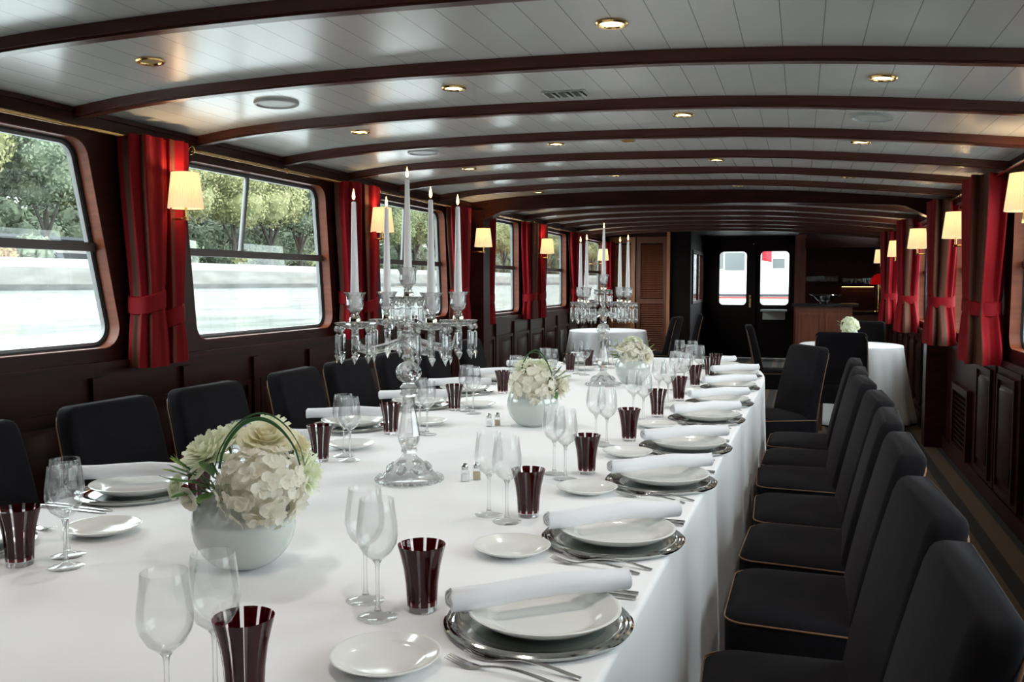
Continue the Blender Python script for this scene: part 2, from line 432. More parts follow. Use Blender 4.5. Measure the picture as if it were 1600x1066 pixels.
WR = [dict(p=wpoly(.9, .95, 2.20, 2.25, .98, 1.92), bar=None, r=.08),
      dict(p=wpoly(2.75, 2.8, 3.95, 4.0, .98, 1.92), bar=None, r=.08),
      dict(p=wpoly(4.42, 4.45, 5.76, 5.80, .98, 1.92), bar=None, r=.08),
      dict(p=wpoly(6.42, 6.45, 7.74, 7.78, .97, 1.92), bar=None, r=.08),
      dict(p=wpoly(8.5, 8.5, 10.1, 10.1, .97, 1.92), bar=None, r=.07),
      dict(p=wpoly(10.6, 10.6, 12.2, 12.2, .97, 1.92), bar=None, r=.07)]
def offset(poly, d):
    cy = sum(p[0] for p in poly) / len(poly); zc = sum(p[1] for p in poly) / len(poly)
    return [(y + d * (1 if y > cy else -1), z + d * (1 if z > zc else -1)) for y, z in poly]
def wall_with_holes(name, xin, xout, y0, y1, z0, z1, holes, mat):
    bm = bmesh.new(); edges = []
    for loop in [[(y0, z0), (y1, z0), (y1, z1), (y0, z1)]] + holes:
        vs = [bm.verts.new((xin, y, z)) for y, z in loop]
        edges += [bm.edges.new((vs[i], vs[(i + 1) % len(vs)])) for i in range(len(vs))]
    bmesh.ops.triangle_fill(bm, edges=edges, use_beauty=True, use_dissolve=False)
    r = bmesh.ops.extrude_face_region(bm, geom=bm.faces[:])
    for v in [g for g in r['geom'] if isinstance(g, bmesh.types.BMVert)]: v.co.x = xout
    bmesh.ops.recalc_face_normals(bm, faces=bm.faces)
    me = bpy.data.meshes.new(name); bm.to_mesh(me); bm.free(); me.materials.append(mat)
    o = bpy.data.objects.new(name, me); COL.objects.link(o); return o
wl = struct(wall_with_holes('wall_left', XW, XW - .06, Y0, YE + .1, 0, 2.13, [round_poly(offset(w['p'], .003), w['r'] + .003) for w in WL], M['wood']))
wr = struct(wall_with_holes('wall_right', XR, XR + .06, Y0, 16.6, 0, 2.05, [round_poly(offset(w['p'], .003), w['r'] + .003) for w in WR], M['wood']))

def ring_extrude(mb, inner, outer, x0, x1, mi=0):
    n_ = len(inner)
    rs = [[(x0, *p) for p in outer], [(x0, *p) for p in inner], [(x1, *p) for p in inner], [(x1, *p) for p in outer]]
    vs = [q for r in rs for q in r]; fs = []
    for k in range(4):
        for j in range(n_):
            a, b_ = k * n_ + j, k * n_ + (j + 1) % n_
            c, d_ = ((k + 1) % 4) * n_ + (j + 1) % n_, ((k + 1) % 4) * n_ + j
            fs.append((a, b_, c, d_))
    mb.add(vs, fs, mi)
def poly_slab(mb, poly, x0, x1, mi=0):
    n_ = len(poly)
    mb.rings([[(x0, *p) for p in poly], [(x1, *p) for p in poly]], mi=mi)
def make_window(idx, w, xw, side):
    s = side      # -1 left wall, +1 right wall (outwards)
    root = bpy.data.objects.new('window_%d' % idx, None); COL.objects.link(root); struct(root)
    P = w['p']; r = w['r']; zm = 1.52 if s < 0 else 1.46
    base = round_poly(P, r); out = round_poly(offset(P, .004), r + .004)
    mb = MB(); ring_extrude(mb, base, out, xw - s * .001, xw + s * .095)
    mb.build('reveal', M['jamb'], root, 40)
    xg = xw + s * .075
    inn = round_poly(offset(P, -.022), max(.03, r - .02))
    inr = round_poly(offset(P, -.009), max(.03, r - .008))
    mb = MB(); ring_extrude(mb, inr, round_poly(offset(P, .002), r), xg - s * .016, xg + s * .018); mb.build('seal', M['rubber'], root, 40)
    mb = MB(); ring_extrude(mb, inn, round_poly(offset(P, -.006), r), xg - s * .009, xg + s * .014); mb.build('sash', M['sash'], root, 40)
    def yat(z, k):  # k 0 near edge, 1 far edge
        (yab, z0), (ybb, _), (ybt, z1), (yat_, _) = P
        t = (z - z0) / (z1 - z0)
        return (yab + (yat_ - yab) * t) if k == 0 else (ybb + (ybt - ybb) * t)
    mb = MB(); ya, yb = yat(zm, 0) + .004, yat(zm, 1) - .004
    mb.box((xg - s * .008, (ya + yb) / 2, zm), (.034, yb - ya, .040)); mb.build('mullion', M['mullion'], root)
    if w['bar']:
        yt, yb_ = w['bar']
        mb = MB(); mb.ribbon([(xg - s * .002, yb_, zm + .01), (xg - s * .002, yt, P[2][1] - .006)], [.026, .026], [.022, .022], up=(1, 0, 0)); mb.build('glazing_bar', M['sash'], root)
    z0, z1 = P[0][1], P[2][1]
    up_ = [(yat(zm, 0) + .004, zm), (yat(zm, 1) - .004, zm), (P[2][0] - .004, z1 - .004), (P[3][0] + .004, z1 - .004)]
    lo_ = [(P[0][0] + .004, z0 + .004), (P[1][0] - .004, z0 + .004), (yat(zm, 1) - .004, zm), (yat(zm, 0) + .004, zm)]
    for q in (up_, lo_):
        # round the two outer corners so the pane stays inside its seal
        pts = round_poly(q, .045)
        mb = MB(); poly_slab(mb, pts, xg + s * .001, xg + s * .005); mb.build('pane', M['pane'], root, 0)
    return root
for i, w in enumerate(WL): make_window(i + 1, w, XW, -1)
for i, w in enumerate(WR): make_window(i + 7, w, XR, 1)

# cornice, chair rails and panelled dado
mb = MB(); mb.box((XW + .006, (Y0 + YE) / 2, 2.075), (.05, YE - Y0, .075)); mb.box((XW + .012, (Y0 + YE) / 2, 2.10), (.065, YE - Y0, .02)); struct(mb.build('trim_21', M['wood']))
mb = MB(); mb.box((XR - .03, (Y0 + YE) / 2, 1.985), (.08, YE - Y0, .10)); struct(mb.build('trim_22', M['wood']))
for k, (xw, s, zr) in enumerate(((XW, 1, .985), (XR, -1, .895))):
    mb = MB()
    mb.box((xw + s * .022, (Y0 + YE) / 2, zr), (.05, YE - Y0, .028)); mb.box((xw + s * .012, (Y0 + YE) / 2, zr - .03), (.03, YE - Y0, .03))
    struct(mb.build('trim_%d' % (23 + k), M['wood']))
    mb = MB(); mb.box((xw + s * .012, (Y0 + YE) / 2, .05), (.03, YE - Y0, .10)); struct(mb.build('baseboard_' + ('left', 'right')[k], M['wood']))
def raised_panel(mb, xw, s, ya, yb, za, zb):
    # framed field: stiles and a bevelled centre
    t = .03
    for (c, d_) in ((((ya + yb) / 2, zb - t / 2), (yb - ya, t)), (((ya + yb) / 2, za + t / 2), (yb - ya, t)), ((ya + t / 2, (za + zb) / 2), (t, zb - za)), ((yb - t / 2, (za + zb) / 2), (t, zb - za))):
        mb.box((xw + s * .008, c[0], c[1]), (.018, d_[0], d_[1]))
    a, b_, c_, e_ = ya + .06, yb - .06, za + .06, zb - .06
    if b_ - a > .05:
        o = [(xw, a, c_), (xw, b_, c_), (xw, b_, e_), (xw, a, e_)]; g = .025
        i_ = [(xw + s * .016, a + g, c_ + g), (xw + s * .016, b_ - g, c_ + g), (xw + s * .016, b_ - g, e_ - g), (xw + s * .016, a + g, e_ - g)]
        mb.rings([o, i_], cap0=False)
# left dado: panels and pilaster boards
mb = MB(); y = .2
while y < YE - .5:
    if not (YB - .75 < y < YB + .2):
        raised_panel(mb, XW, 1, y, y + .52, .16, .80)
        mb.box((XW + .012, y + .57, .50), (.024, .06, .86))
    y += .62
struct(mb.build('trim_25', M['wood']))
mb = MB(); y = 8.4
while y < YE - .6:
    raised_panel(mb, XR, -1, y, y + .5, .14, .80); y += .6
struct(mb.build('trim_26', M['wood']))

# built-in cupboards under the right-hand windows: panelled doors, and a louvred heater cover
def cupboard(y0, y1, label):
    t = thing('wall_cupboard', label, 'cupboard', (XR, (y0 + y1) / 2, 0), 0, 'panelled cupboards along the right wall')
    w = y1 - y0
    b_ = MB(); b_.box((-.018, 0, .495), (.034, w - .012, .75)); b_.build('body', M['wood'], t)
    d_ = MB(); raised_panel(d_, -.036, -1, -w / 2 + .07, w / 2 - .07, .15, .83); d_.build('door', M['wood'], t)
    k = MB(); k.box((-.05, -w / 2 + .13, .30), (.012, .03, .075)); k.build('latch', M['dark'], t)
for i, (a, b_, lb) in enumerate(((5.95, 6.55, 'panelled dark wood cupboard next to the heater grille on the right wall'), (5.30, 5.90, 'panelled dark wood cupboard below the right window nearest the camera'))):
    cupboard(a, b_, lb)
t = thing('heater_cover', 'dark wood louvred heater cover low on the right wall beside the bulkhead post', 'heater cover', (XR, 7.2, 0))
b_ = MB()
for (c, d_) in (((0, .575), (.66, .05)), ((0, .125), (.66, .05)), ((-.305, .35), (.05, .5)), ((.305, .35), (.05, .5))): b_.box((-.02, c[0], c[1]), (.036, d_[0], d_[1]))
b_.build('frame', M['wood'], t)
b_ = MB()
b_.box((-.001, 0, .35), (.002, .56, .45), None, 1)
for k in range(11): b_.box((-.016, 0, .165 + k * .037), (.006, .56, .030), Matrix.Rotation(-.6, 3, 'Y'))
b_.build('louvre_slats', [M['wood'], M['dark']], t)
tag(MB_ := (lambda mb: (mb.box((0, 0, 0), (.006, .05, .09)), mb.build('wall_socket', M['dark'], None, 35, (XR - .004, 7.72, .28)))[1])(MB()), 'small dark socket plate low on the right wall near the bulkhead', 'socket')

# end wall of the saloon: louvred doors left, dark lobby, entrance doors, bar recess right
def box_struct(name, c, d_, mat):
    mb = MB(); mb.box(c, d_); return struct(mb.build(name, mat))
box_struct('wall_end', (-2.54, YE + .06, 1.10), (.98, .06, 2.20), M['wood'])
def louvre_door(xc, w, label, mat):
    t = thing('louvre_door', label, 'louvre door', (xc, YE + .03, 0), 0)
    b_ = MB(); h = 2.09
    for (c, d_) in (((0, h - .05), (w, .10)), ((0, .10), (w, .20)), ((0, 1.05), (w, .08)), ((-w / 2 + .035, h / 2), (.07, h)), ((w / 2 - .035, h / 2), (.07, h))):
        b_.box((c[0], -.02, c[1]), (d_[0], .04, d_[1]))
    b_.build('frame', mat, t)
    b_ = MB()
    for z_lo, z_hi in ((.21, 1.0), (1.1, h - .11)):
        k = z_lo + .02
        while k < z_hi:
            b_.box((0, -.012, k), (w - .14, .007, .045), Matrix.Rotation(-.6, 3, 'X')); k += .036
    b_.build('louvre_slats', mat, t)
louvre_door(-2.79, .44, 'louvred door painted in window-lit brown at the saloon end beside the last left window', M['lit_wood'])
louvre_door(-2.30, .50, 'dark brown louvred door at the saloon end beside the lobby opening', M['panel'])
mb = MB(); mb.box((-2.03, YE, 1.10), (.05, .09, 2.20)); struct(mb.build('trim_27', M['lit_wood']))
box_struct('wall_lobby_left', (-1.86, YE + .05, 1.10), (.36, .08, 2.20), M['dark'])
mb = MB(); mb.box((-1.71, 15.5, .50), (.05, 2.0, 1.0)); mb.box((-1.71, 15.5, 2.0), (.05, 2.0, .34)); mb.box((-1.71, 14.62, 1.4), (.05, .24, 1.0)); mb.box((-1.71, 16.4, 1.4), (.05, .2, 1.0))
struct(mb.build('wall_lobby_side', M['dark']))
r_ = bpy.data.objects.new('window_13', None); COL.objects.link(r_); struct(r_)
mb = MB(); mb.box((-1.69, 15.52, 1.03), (.05, 1.6, .05)); mb.box((-1.69, 15.52, 1.86), (.05, 1.6, .05)); mb.box((-1.69, 14.76, 1.44), (.05, .05, .8)); mb.box((-1.69, 16.28, 1.44), (.05, .05, .8)); mb.box((-1.69, 15.6, 1.44), (.04, .04, .8)); mb.build('frame', M['wood'], r_)
mb = MB(); mb.box((-1.72, 15.52, 1.44), (.005, 1.5, .8)); mb.build('pane', M['pane'], r_)

# entrance: two glazed doors
box_struct('wall_door_head', (-.86, YD, 2.13), (1.8, .09, .18), M['dark'])
def entrance_door(idx, x0, x1, px0, px1):
    root = bpy.data.objects.new('door_%d' % idx, None); COL.objects.link(root); struct(root)
    pane = round_poly([(px0, .955), (px1, .955), (px1, 1.90), (px0, 1.90)], .07)
    bm = bmesh.new(); edges = []
    for loop in ([(x0, .02), (x1, .02), (x1, 2.05), (x0, 2.05)], pane):
        vs = [bm.verts.new((x, YD - .02, z)) for x, z in loop]
        edges += [bm.edges.new((vs[i], vs[(i + 1) % len(vs)])) for i in range(len(vs))]
    bmesh.ops.triangle_fill(bm, edges=edges, use_beauty=True)
    r = bmesh.ops.extrude_face_region(bm, geom=bm.faces[:])
    for v in [g for g in r['geom'] if isinstance(g, bmesh.types.BMVert)]: v.co.y += .045
    bmesh.ops.recalc_face_normals(bm, faces=bm.faces)
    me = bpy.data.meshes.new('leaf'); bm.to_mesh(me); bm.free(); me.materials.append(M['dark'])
    o = bpy.data.objects.new('leaf', me); COL.objects.link(o); o.parent = root
    mb = MB(); mb.rings([[(x, YD, z) for x, z in pane], [(x, YD + .005, z) for x, z in pane]]); mb.build('pane', M['pane'], root, 0)
    return root
entrance_door(1, -1.70, -.82, -1.40, -.93)
dr = entrance_door(2, -.815, -.03, -.69, -.21)
mb = MB(); mb.box((-.8175, YD - .03, 1.03), (.09, .03, 2.0)); mb.build('astragal', M['dark'], dr)
mb = MB(); mb.box((-.86, YD - .052, 1.02), (.035, .012, .22)); mb.tube([(-.86, YD - .05, 1.08), (-.86, YD - .09, 1.08), (-.80, YD - .095, 1.08)], .008); mb.build('handle', M['brass'], dr)
mb = MB(); mb.box((-.1, YD + .0, 1.08), (.22, .09, 2.16)); struct(mb.build('trim_28', M['dark']))
# lighter brown pilaster right of the doors and bar recess
mb = MB(); mb.box((-.02, 15.2, 1.06), (.17, .12, 2.12)); struct(mb.build('trim_29', M['panel']))
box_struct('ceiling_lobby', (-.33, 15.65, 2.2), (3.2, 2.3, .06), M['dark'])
box_struct('wall_bar', (.60, 15.62, 1.09), (1.3, .06, 2.18), M['wood'])
box_struct('trim_30', (.60, 15.3, 1.98), (1.1, .5, .16), M['wood'])

# ------------------------------------------------------------------ bar
t = thing('bar_counter', 'tall mahogany bar counter with black top and wide bowl on it', 'bar counter', (.29, 12.7, 0))
b_ = MB(); b_.box((0, 0, .52), (.70, .5, 1.04)); b_.build('body', M['panel'], t)
b_ = MB()
for xx in (-.17, .17): raised_panel(b_, 0, 1, -.15, .15, .15, .95); b_.v[-1] = b_.v[-1]
b_ = MB()
for xx in (-.17, .17):
    for (c, d_) in (((xx, .93), (.30, .03)), ((xx, .14), (.30, .03)), ((xx - .135, .535), (.03, .82)), ((xx + .135, .535), (.03, .82))): b_.box((c[0], -.257, c[1]), (d_[0], .014, d_[1]))
b_.build('front_moulding', M['panel'], t)
b_ = MB(); b_.box((.01, -.02, 1.06), (.82, .60, .035)); b_.build('counter_top', M['black_stone'], t)
t = thing('side_counter', 'lower bar counter with black top under the glowing shelf light', 'bar counter', (.85, 13.4, 0))
b_ = MB(); b_.box((0, 0, .46), (.56, .5, .92)); b_.build('body', M['panel'], t)
b_ = MB(); b_.box((0, -.01, .94), (.58, .55, .035)); b_.build('counter_top', M['black_stone'], t)
t = thing('serving_bowl', 'wide dark metal bowl on the tall bar counter', 'bowl', (.31, 12.62, 1.0785))
b_ = MB(); b_.lathe([(.0, .0), (.06, .0), (.065, .012), (.11, .05), (.165, .105), (.172, .112), (.160, .105), (.10, .05), (.05, .02), (0, .018)], 28); b_.build('body', M['silver'], t)
for sx in (-1, 1):
    b_ = MB(); b_.tube([(sx * .165, -.03, .10), (sx * .195, 0, .115), (sx * .165, .03, .10)], .006); b_.build('handle', M['silver'], t)
t = thing('red_table_lamp', 'small table lamp with glowing red dome shade at the bar end', 'lamp', (1.02, 13.35, .9575))
b_ = MB(); b_.lathe([(0, 0), (.06, 0), (.06, .008), (.02, .02), (.007, .03), (.007, .40), (0, .40)], 16); b_.build('stand', M['brass'], t)
b_ = MB(); b_.lathe([(.115, .37), (.112, .41), (.095, .46), (.06, .50), (.015, .52), (0, .521)], 24); b_.build('shade', M['lamp_red'], t)
b_ = MB(); b_.lathe([(0, .38), (.02, .39), (.025, .41), (.02, .43), (0, .44)], 12); b_.build('bulb', M['bulb'], t)
t = thing('shelf_light', 'glowing yellow light strip under the glass shelf behind the bar', 'light', (.87, 15.52, 1.285))
b_ = MB(); b_.box((0, .01, .012), (.50, .06, .012)); b_.build('housing', M['wood'], t)
b_ = MB(); b_.box((0, .0, 0), (.48, .04, .010)); b_.build('tube', M['strip'], t)
bar_glass = MB(); bar_glass.lathe([(.022, 0), (.026, .002), (.030, .09), (.028, .09), (.024, .004), (0, .004)], 10)
bg_root = bar_glass.build('bar_glass', M['bowl_glass']); tag(bg_root, 'x', 'glass')
BG = Kind(bg_root)
t = struct((lambda mb: (mb.box((.87, 15.50, 1.325), (.52, .16, .016)), mb.box((.33, 15.50, 1.36), (.56, .16, .016)), mb.build('trim_31', M['wood']))[2])(MB()))
ordn = ['first', 'second', 'third', 'fourth', 'fifth', 'sixth', 'seventh', 'eighth', 'ninth', 'tenth', 'eleventh', 'twelfth', 'thirteenth', 'fourteenth', 'fifteenth', 'sixteenth', 'seventeenth', 'eighteenth', 'nineteenth', 'twentieth', 'twenty-first', 'twenty-second'] + ['%d%s' % (k, 'rd' if k == 23 or k == 33 else 'st' if k == 31 else 'nd' if k == 32 else 'th') for k in range(23, 60)]
for k in range(8): BG.put((.65 + .063 * k, 15.48, 1.3335), 0, 'small clear glass on the lit bar shelf, %s from its left end' % ordn[k], 'glasses on the lit bar shelf')
for k in range(8): BG.put((.10 + .063 * k, 15.48, 1.3685), 0, 'small clear glass on the unlit bar shelf, %s from its left end' % ordn[k], 'glasses on the unlit bar shelf')

# ------------------------------------------------------------------ ceiling fittings
def downlight(lit):
    t = thing('downlight', 'x', 'downlight')
    b_ = MB(); b_.lathe([(.050, .0), (.052, -.004), (.048, -.009), (.040, -.008), (.036, .0), (.036, .004), (.05, .004)], 24); b_.build('ring', M['brass'], t)
    b_ = MB(); b_.lathe([(0, -.003), (.036, -.003), (.036, .003), (0, .003)], 20); b_.build('lens', M['lens' if lit else 'lens_off'], t)
    return t
DL = [(-.575, 2.792), (-1.408, 3.571), (.27, 3.594), (-.552, 4.385), (-2.268, 4.386), (-1.396, 5.183), (.287, 5.175), (-.542, 6.053), (-2.265, 6.036), (-1.374, 6.813), (.303, 6.804), (-2.264, 7.797), (-.514, 7.679),
      (-1.337, 9.956), (.34, 9.98), (-2.207, 10.962), (-1.319, 11.714), (.361, 11.593), (-2.198, 12.647), (.141, 13.51)]
DLn = [('brass downlight nearest the camera, glowing on the white ceiling')] + [None] * 19
kl = Kind(downlight(True))
cols = {-2: 'left outer row', -1: 'left inner row', 0: 'middle row', 1: 'right row'}
cnt = {}
def colof(x): return 'leftmost row' if x < -1.8 else 'second row from the left' if x < -1 else 'third row from the left' if x < -.2 else 'rightmost row'
spot = bpy.data.lights.new('downlight_beam', 'SPOT'); spot.energy = 16; spot.color = (1, .93, .87); spot.spot_size = radians(115); spot.spot_blend = .9; spot.shadow_soft_size = .035
for (x, y) in DL:
    c = colof(x); cnt[c] = cnt.get(c, 0) + 1
    sl = (cz(x + .05) - cz(x - .05)) / .1
    o = kl.put((x, y, cz(x) - .001), 0, 'lit brass ceiling downlight, %s, %s from the camera end' % (c, ordn[cnt[c] - 1]), 'lit brass downlights in the ceiling')
    o.rotation_euler[1] = -math.atan(sl)
    l_ = bpy.data.objects.new('downlight_beam', spot); COL.objects.link(l_); l_.location = (x, y, cz(x) - .02)
for (x, y, wh) in ((-1.42, 1.95, 'nearest the top border, over the flower bowl'), (.27, 1.98, 'nearest the top border, over the right chairs'), (-.56, 1.15, 'over the near right places'), (-2.27, 1.10, 'over the nearest left chair'), (-1.42, .35, 'over the near end of the table'), (.27, .35, 'beside the camera')):  # unseen downlights, added to brighten the near end of the table
    l_ = bpy.data.objects.new('downlight_beam', spot); COL.objects.link(l_); l_.location = (x, y, cz(x) - .02)
    kl.put((x, y, cz(x) - .001), 0, 'unseen brass downlight added for light, ' + wh, 'lit brass downlights in the ceiling')
o = Kind(downlight(False)).put((-2.276, 2.763, cz(-2.276) - .001), 0, 'unlit brass downlight at the upper left of the ceiling', None); o.rotation_euler[1] = -.06
def speaker(x, y, r, label):
    t = thing('ceiling_speaker', label, 'speaker', (x, y, cz(x) - .001), 0, 'round white ceiling speakers'); t.rotation_euler[1] = -math.atan((cz(x + .05) - cz(x - .05)) / .1)
    b_ = MB(); b_.lathe([(r * .86, -.004), (r * .90, -.012), (r, -.010), (r * 1.02, .0), (r * 1.02, .004), (r * .86, .004)], 40); b_.build('rim', M['white_paint'], t)
    b_ = MB(); b_.lathe([(0, -.006), (r * .8, -.006), (r * .85, -.002), (r * .85, .003), (0, .003)], 40); b_.build('grille', M['white_paint'], t)
speaker(-2.267, 3.576, .098, 'round white ceiling speaker above the nearest red curtains')
speaker(-2.248, 5.189, .098, 'round white ceiling speaker farther down the left side, behind the nearer one')
speaker(.294, 4.416, .098, 'faint round white speaker on the right side of the ceiling')
t = thing('air_vent', 'small white ceiling vent with three slanted openings', 'vent', (-.98, 3.795, cz(-.98)))
b_ = MB(); b_.box((0, 0, -.003), (.19, .115, .008)); b_.build('frame', M['white_paint'], t)
for k in (-1, 0, 1):
    b_ = MB(); b_.box((k * .06, 0, -.0075), (.048, .095, .003)); b_.build('opening', M['grille'], t)
    b_ = MB(); b_.box((k * .06 + .012, 0, -.012), (.028, .095, .004), Matrix.Rotation(.5, 3, 'Y')); b_.build('flap', M['white_paint'], t)
b_ = MB(); b_.box((0, 0, -.006), (.075, .035, .012)); b_.box((0, 0, -.013), (.055, .02, .006))
tag(b_.build('ceiling_latch', M['brass'], None, 35, (-.954, 5.128, cz(-.954))), 'small brass latch plate in the middle of the ceiling', 'latch')

# ------------------------------------------------------------------ curtains, rods, wall lamps
def curtain(x, y, w, s, ztop, ztie, zbot, lean, label, stripes, flare=.62, depth=.12, nf=9, seed=0, wtie=.5):
    """gathered curtain hung along the wall and caught in a tieback; s = direction into the room, lean = shift of the tie along the boat"""
    t = thing('curtain', label, 'curtain', (x, y, 0))
    rnd = random.Random(seed); ph = rnd.uniform(0, 6.28); ph2 = rnd.uniform(0, 6.28)
    def k_at(z):
        if z > ztie: return wtie + (1 - wtie) * sm((z - ztie) / (ztop - ztie)) ** .8
        return wtie + (flare - wtie) * sm((ztie - z) / (ztie - zbot) * 1.1)
    def cen(z): return lean * ((1 - sm((z - ztie) / (ztop - ztie))) if z > ztie else 1)
    def fn(u, v):
        z = ztop + (zbot - ztop) * v; k = k_at(z); a = 2 * pi * u
        near = math.exp(-((z - ztie) / .05) ** 2)
        fold = (.20 - .11 * near) * sin(nf * a + ph + .5 * sin(2 * a + ph2) + .25 * sin(5 * v)) + .05 * sin(2 * nf * a + ph2)
        fold *= .75 + .25 * sin(3 * a + ph2)
        ca, sa = cos(a), sin(a)
        e = .75
        ex = abs(ca) ** e * (1 if ca > 0 else -1); ey = abs(sa) ** e * (1 if sa > 0 else -1)
        kd = .70 + .30 * k
        return (s * max(-depth * .48, depth * .5 * kd * ex * (1 + fold * 1.2)), cen(z) + .5 * w * k * ey * (1 + fold), z)
    b_ = MB(); b_.grid(fn, 144, 44, mi=lambda u: 1 if any(a <= u < b2 for a, b2 in stripes) else 0)
    o = b_.build('drape', [M['red'], M['taupe']], t, 70)
    b_ = MB(); W = w * wtie
    def tie(gr, dz, tilt=.02):
        return [(s * (depth * .5 * (.70 + .3 * wtie) + gr) * abs(cos(q)) ** .75 * (1 if cos(q) > 0 else -1), lean + (W * .5 + gr) * abs(sin(q)) ** .75 * (1 if sin(q) > 0 else -1), ztie + dz + tilt * sin(q)) for q in [2 * pi * j / 40 for j in range(40)]]
    b_.rings([tie(.004, -.044), tie(.013, -.038), tie(.014, 0), tie(.013, .038), tie(.004, .044)], False, False)
    b_.build('tieback', M['red'], t, 50)
    return t
S1 = [(.18, .40), (.7, .8)]; S2 = [(.62, .85)]; S3 = [(.1, .3)]
XC = XW + .06
XC = XW + .085
LC = [(3.50, .20, .01, 'striped red curtain with tieback, before the left window pier nearest the camera', [(.70, .77), (.87, .90)], 2.035, 1.27, .96),
      (3.67, .17, -.02, 'red curtain lit by the nearest wall lamp, at the second left window', [(.9, .96)], 2.04, 1.20, .97),
      (5.50, .16, .02, 'red curtain with flared tail behind the nearest candelabrum, second window', [(.6, .7)], 2.035, 1.27, .97),
      (5.75, .27, .0, 'dark red curtain at the near edge of the third left window', [(.85, .95)], 2.035, 1.2, .97),
      (7.58, .30, .02, 'red curtain just before the left bulkhead post', [(.6, .7)], 2.03, 1.27, .97),
      (8.33, .16, .0, 'narrow red curtain just past the left bulkhead post', [(.6, .7)], 2.03, 1.2, .95),
      (9.80, .34, .0, 'red curtain at the far edge of the fourth left window', [(.0, .1), (.88, .95)], 2.03, 1.2, .94),
      (10.18, .34, .0, 'red curtain at the near edge of the fifth left window', [(.05, .12)], 2.03, 1.2, .94),
      (12.05, .55, .0, 'bright red curtain beyond the fifth left window', [(.6, .7)], 2.03, 1.25, .94),
      (14.25, .28, .0, 'farthest red curtain on the left, beside the louvred door', [(.6, .7)], 2.0, 1.25, .95)]
for i, (y, w, ln, lb, st, zt, zi, zb) in enumerate(LC): curtain(XC, y, w, 1, zt, zi, zb, ln, lb, st, seed=i, depth=.15, nf=8, wtie=.62, flare=.82)
XCR = XR - .115
RC = [(6.00, .56, .0, 'large red and bronze curtain with tieback on the right, nearest the camera', [(.78, .90)], 1.98, 1.22, .88),
      (7.66, .46, .0, 'red and bronze curtain on the right just before the bulkhead post', [(.73, .86)], 1.985, 1.22, .88),
      (9.9, .50, .0, 'red and bronze curtain on the right beyond the bulkhead post', [(.74, .85)], 1.985, 1.2, .86),
      (11.9, .50, .0, 'farthest red curtain on the right, beside the bar lamp', [(.80, .85)], 1.97, 1.2, .86)]
for i, (y, w, ln, lb, st, zt, zi, zb) in enumerate(RC): curtain(XCR, y, w, -1, zt, zi, zb, ln, lb, st, seed=20 + i, depth=.20, nf=8, wtie=.60 if i == 0 else .46, flare=.98 if i == 0 else 1.12)

def rod(x, y0, y1, z, label):
    t = thing('curtain_rod', label, 'curtain rod', (x, 0, z))
    b_ = MB(); b_.tube([(0, y0, 0), (0, y1, 0)], .0085, 10); b_.build('pole', M['brass'], t)
    for y in (y0, y1):
        b_ = MB(); b_.tube([(.018 * cos(q), y, .018 * sin(q)) for q in [2 * pi * k / 20 for k in range(21)]], .005, 8, caps=False); b_.build('end_ring', M['brass'], t)
    s = 1 if x > 0 else -1
    b_ = MB(); b_.tube([(s * (abs((XR if s > 0 else XW) - x)), (y0 + y1) / 2, .015), (0, (y0 + y1) / 2, .012)], .006, 8); b_.tube([(0, (y0 + y1) / 2 - .008, 0), (0, (y0 + y1) / 2 + .008, 0)], .013, 10); b_.build('bracket', M['brass'], t)
XRod = XW + .085
rod(XRod, 1.75, 3.52, 2.022, 'brass curtain rod above the nearest left window')
rod(XRod, 3.86, 5.64, 2.025, 'brass curtain rod above the second left window')
rod(XRod, 5.96, 7.72, 2.02, 'brass curtain rod above the third left window')
rod(XRod, 8.40, 9.95, 2.035, 'brass curtain rod above the fourth left window')
rod(XRod, 10.3, 12.0, 2.03, 'brass curtain rod above the fifth left window')
rod(XR - .105, 4.1, 5.86, 1.965, 'brass curtain rod above the nearest right window')
rod(XR - .105, 6.25, 7.66, 1.965, 'brass curtain rod above the second right window')

def sconce(arm):
    t = thing('wall_lamp', 'x', 'wall lamp')
    n_ = 84
    b_ = MB()
    def ring(r, z): return [((r + (.003 if j % 2 else -.003)) * cos(2 * pi * j / n_), (r + (.003 if j % 2 else -.003)) * sin(2 * pi * j / n_), z) for j in range(n_)]
    b_.rings([ring(.080, 0), ring(.0705, .085), ring(.061, .17), ring(.059, .17), ring(.0685, .085), ring(.078, 0), ring(.080, 0)], False, False); b_.build('lamp_shade', M['shade'], t, 0)
    b_ = MB(); b_.lathe([(0, -.055), (.009, -.055), (.009, -.04), (.006, -.038), (.006, .02), (.012, .022), (.012, .05), (0, .05)], 12); b_.box((0, 0, -.048), (.022, .022, .016)); b_.build('lamp_holder', M['brass'], t)
    b_ = MB(); b_.tube([(0, 0, -.048), (-arm, 0, -.048)], .006, 8); b_.lathe([(0, -.004), (.02, -.004), (.02, .004), (0, .004)], 16); 
    k = len(b_.v) - 16 * 4
    for q in range(k, len(b_.v)):
        v = b_.v[q]; b_.v[q] = (-arm + v[2] + .004, v[1] * 1.2, -.048 + v[0] * 1.8)
    b_.build('bracket_arm', M['brass'], t)
    b_ = MB(); b_.lathe([(0, .045), (.012, .05), (.017, .075), (.012, .10), (0, .108)], 12); b_.build('bulb', M['bulb'], t)
    return t
lamp = bpy.data.lights.new('wall_lamp_light', 'POINT'); lamp.energy = 4.5; lamp.color = (1, .72, .42); lamp.shadow_soft_size = .03
SLK = Kind(sconce(.23)); SRK = Kind(sconce(.20))
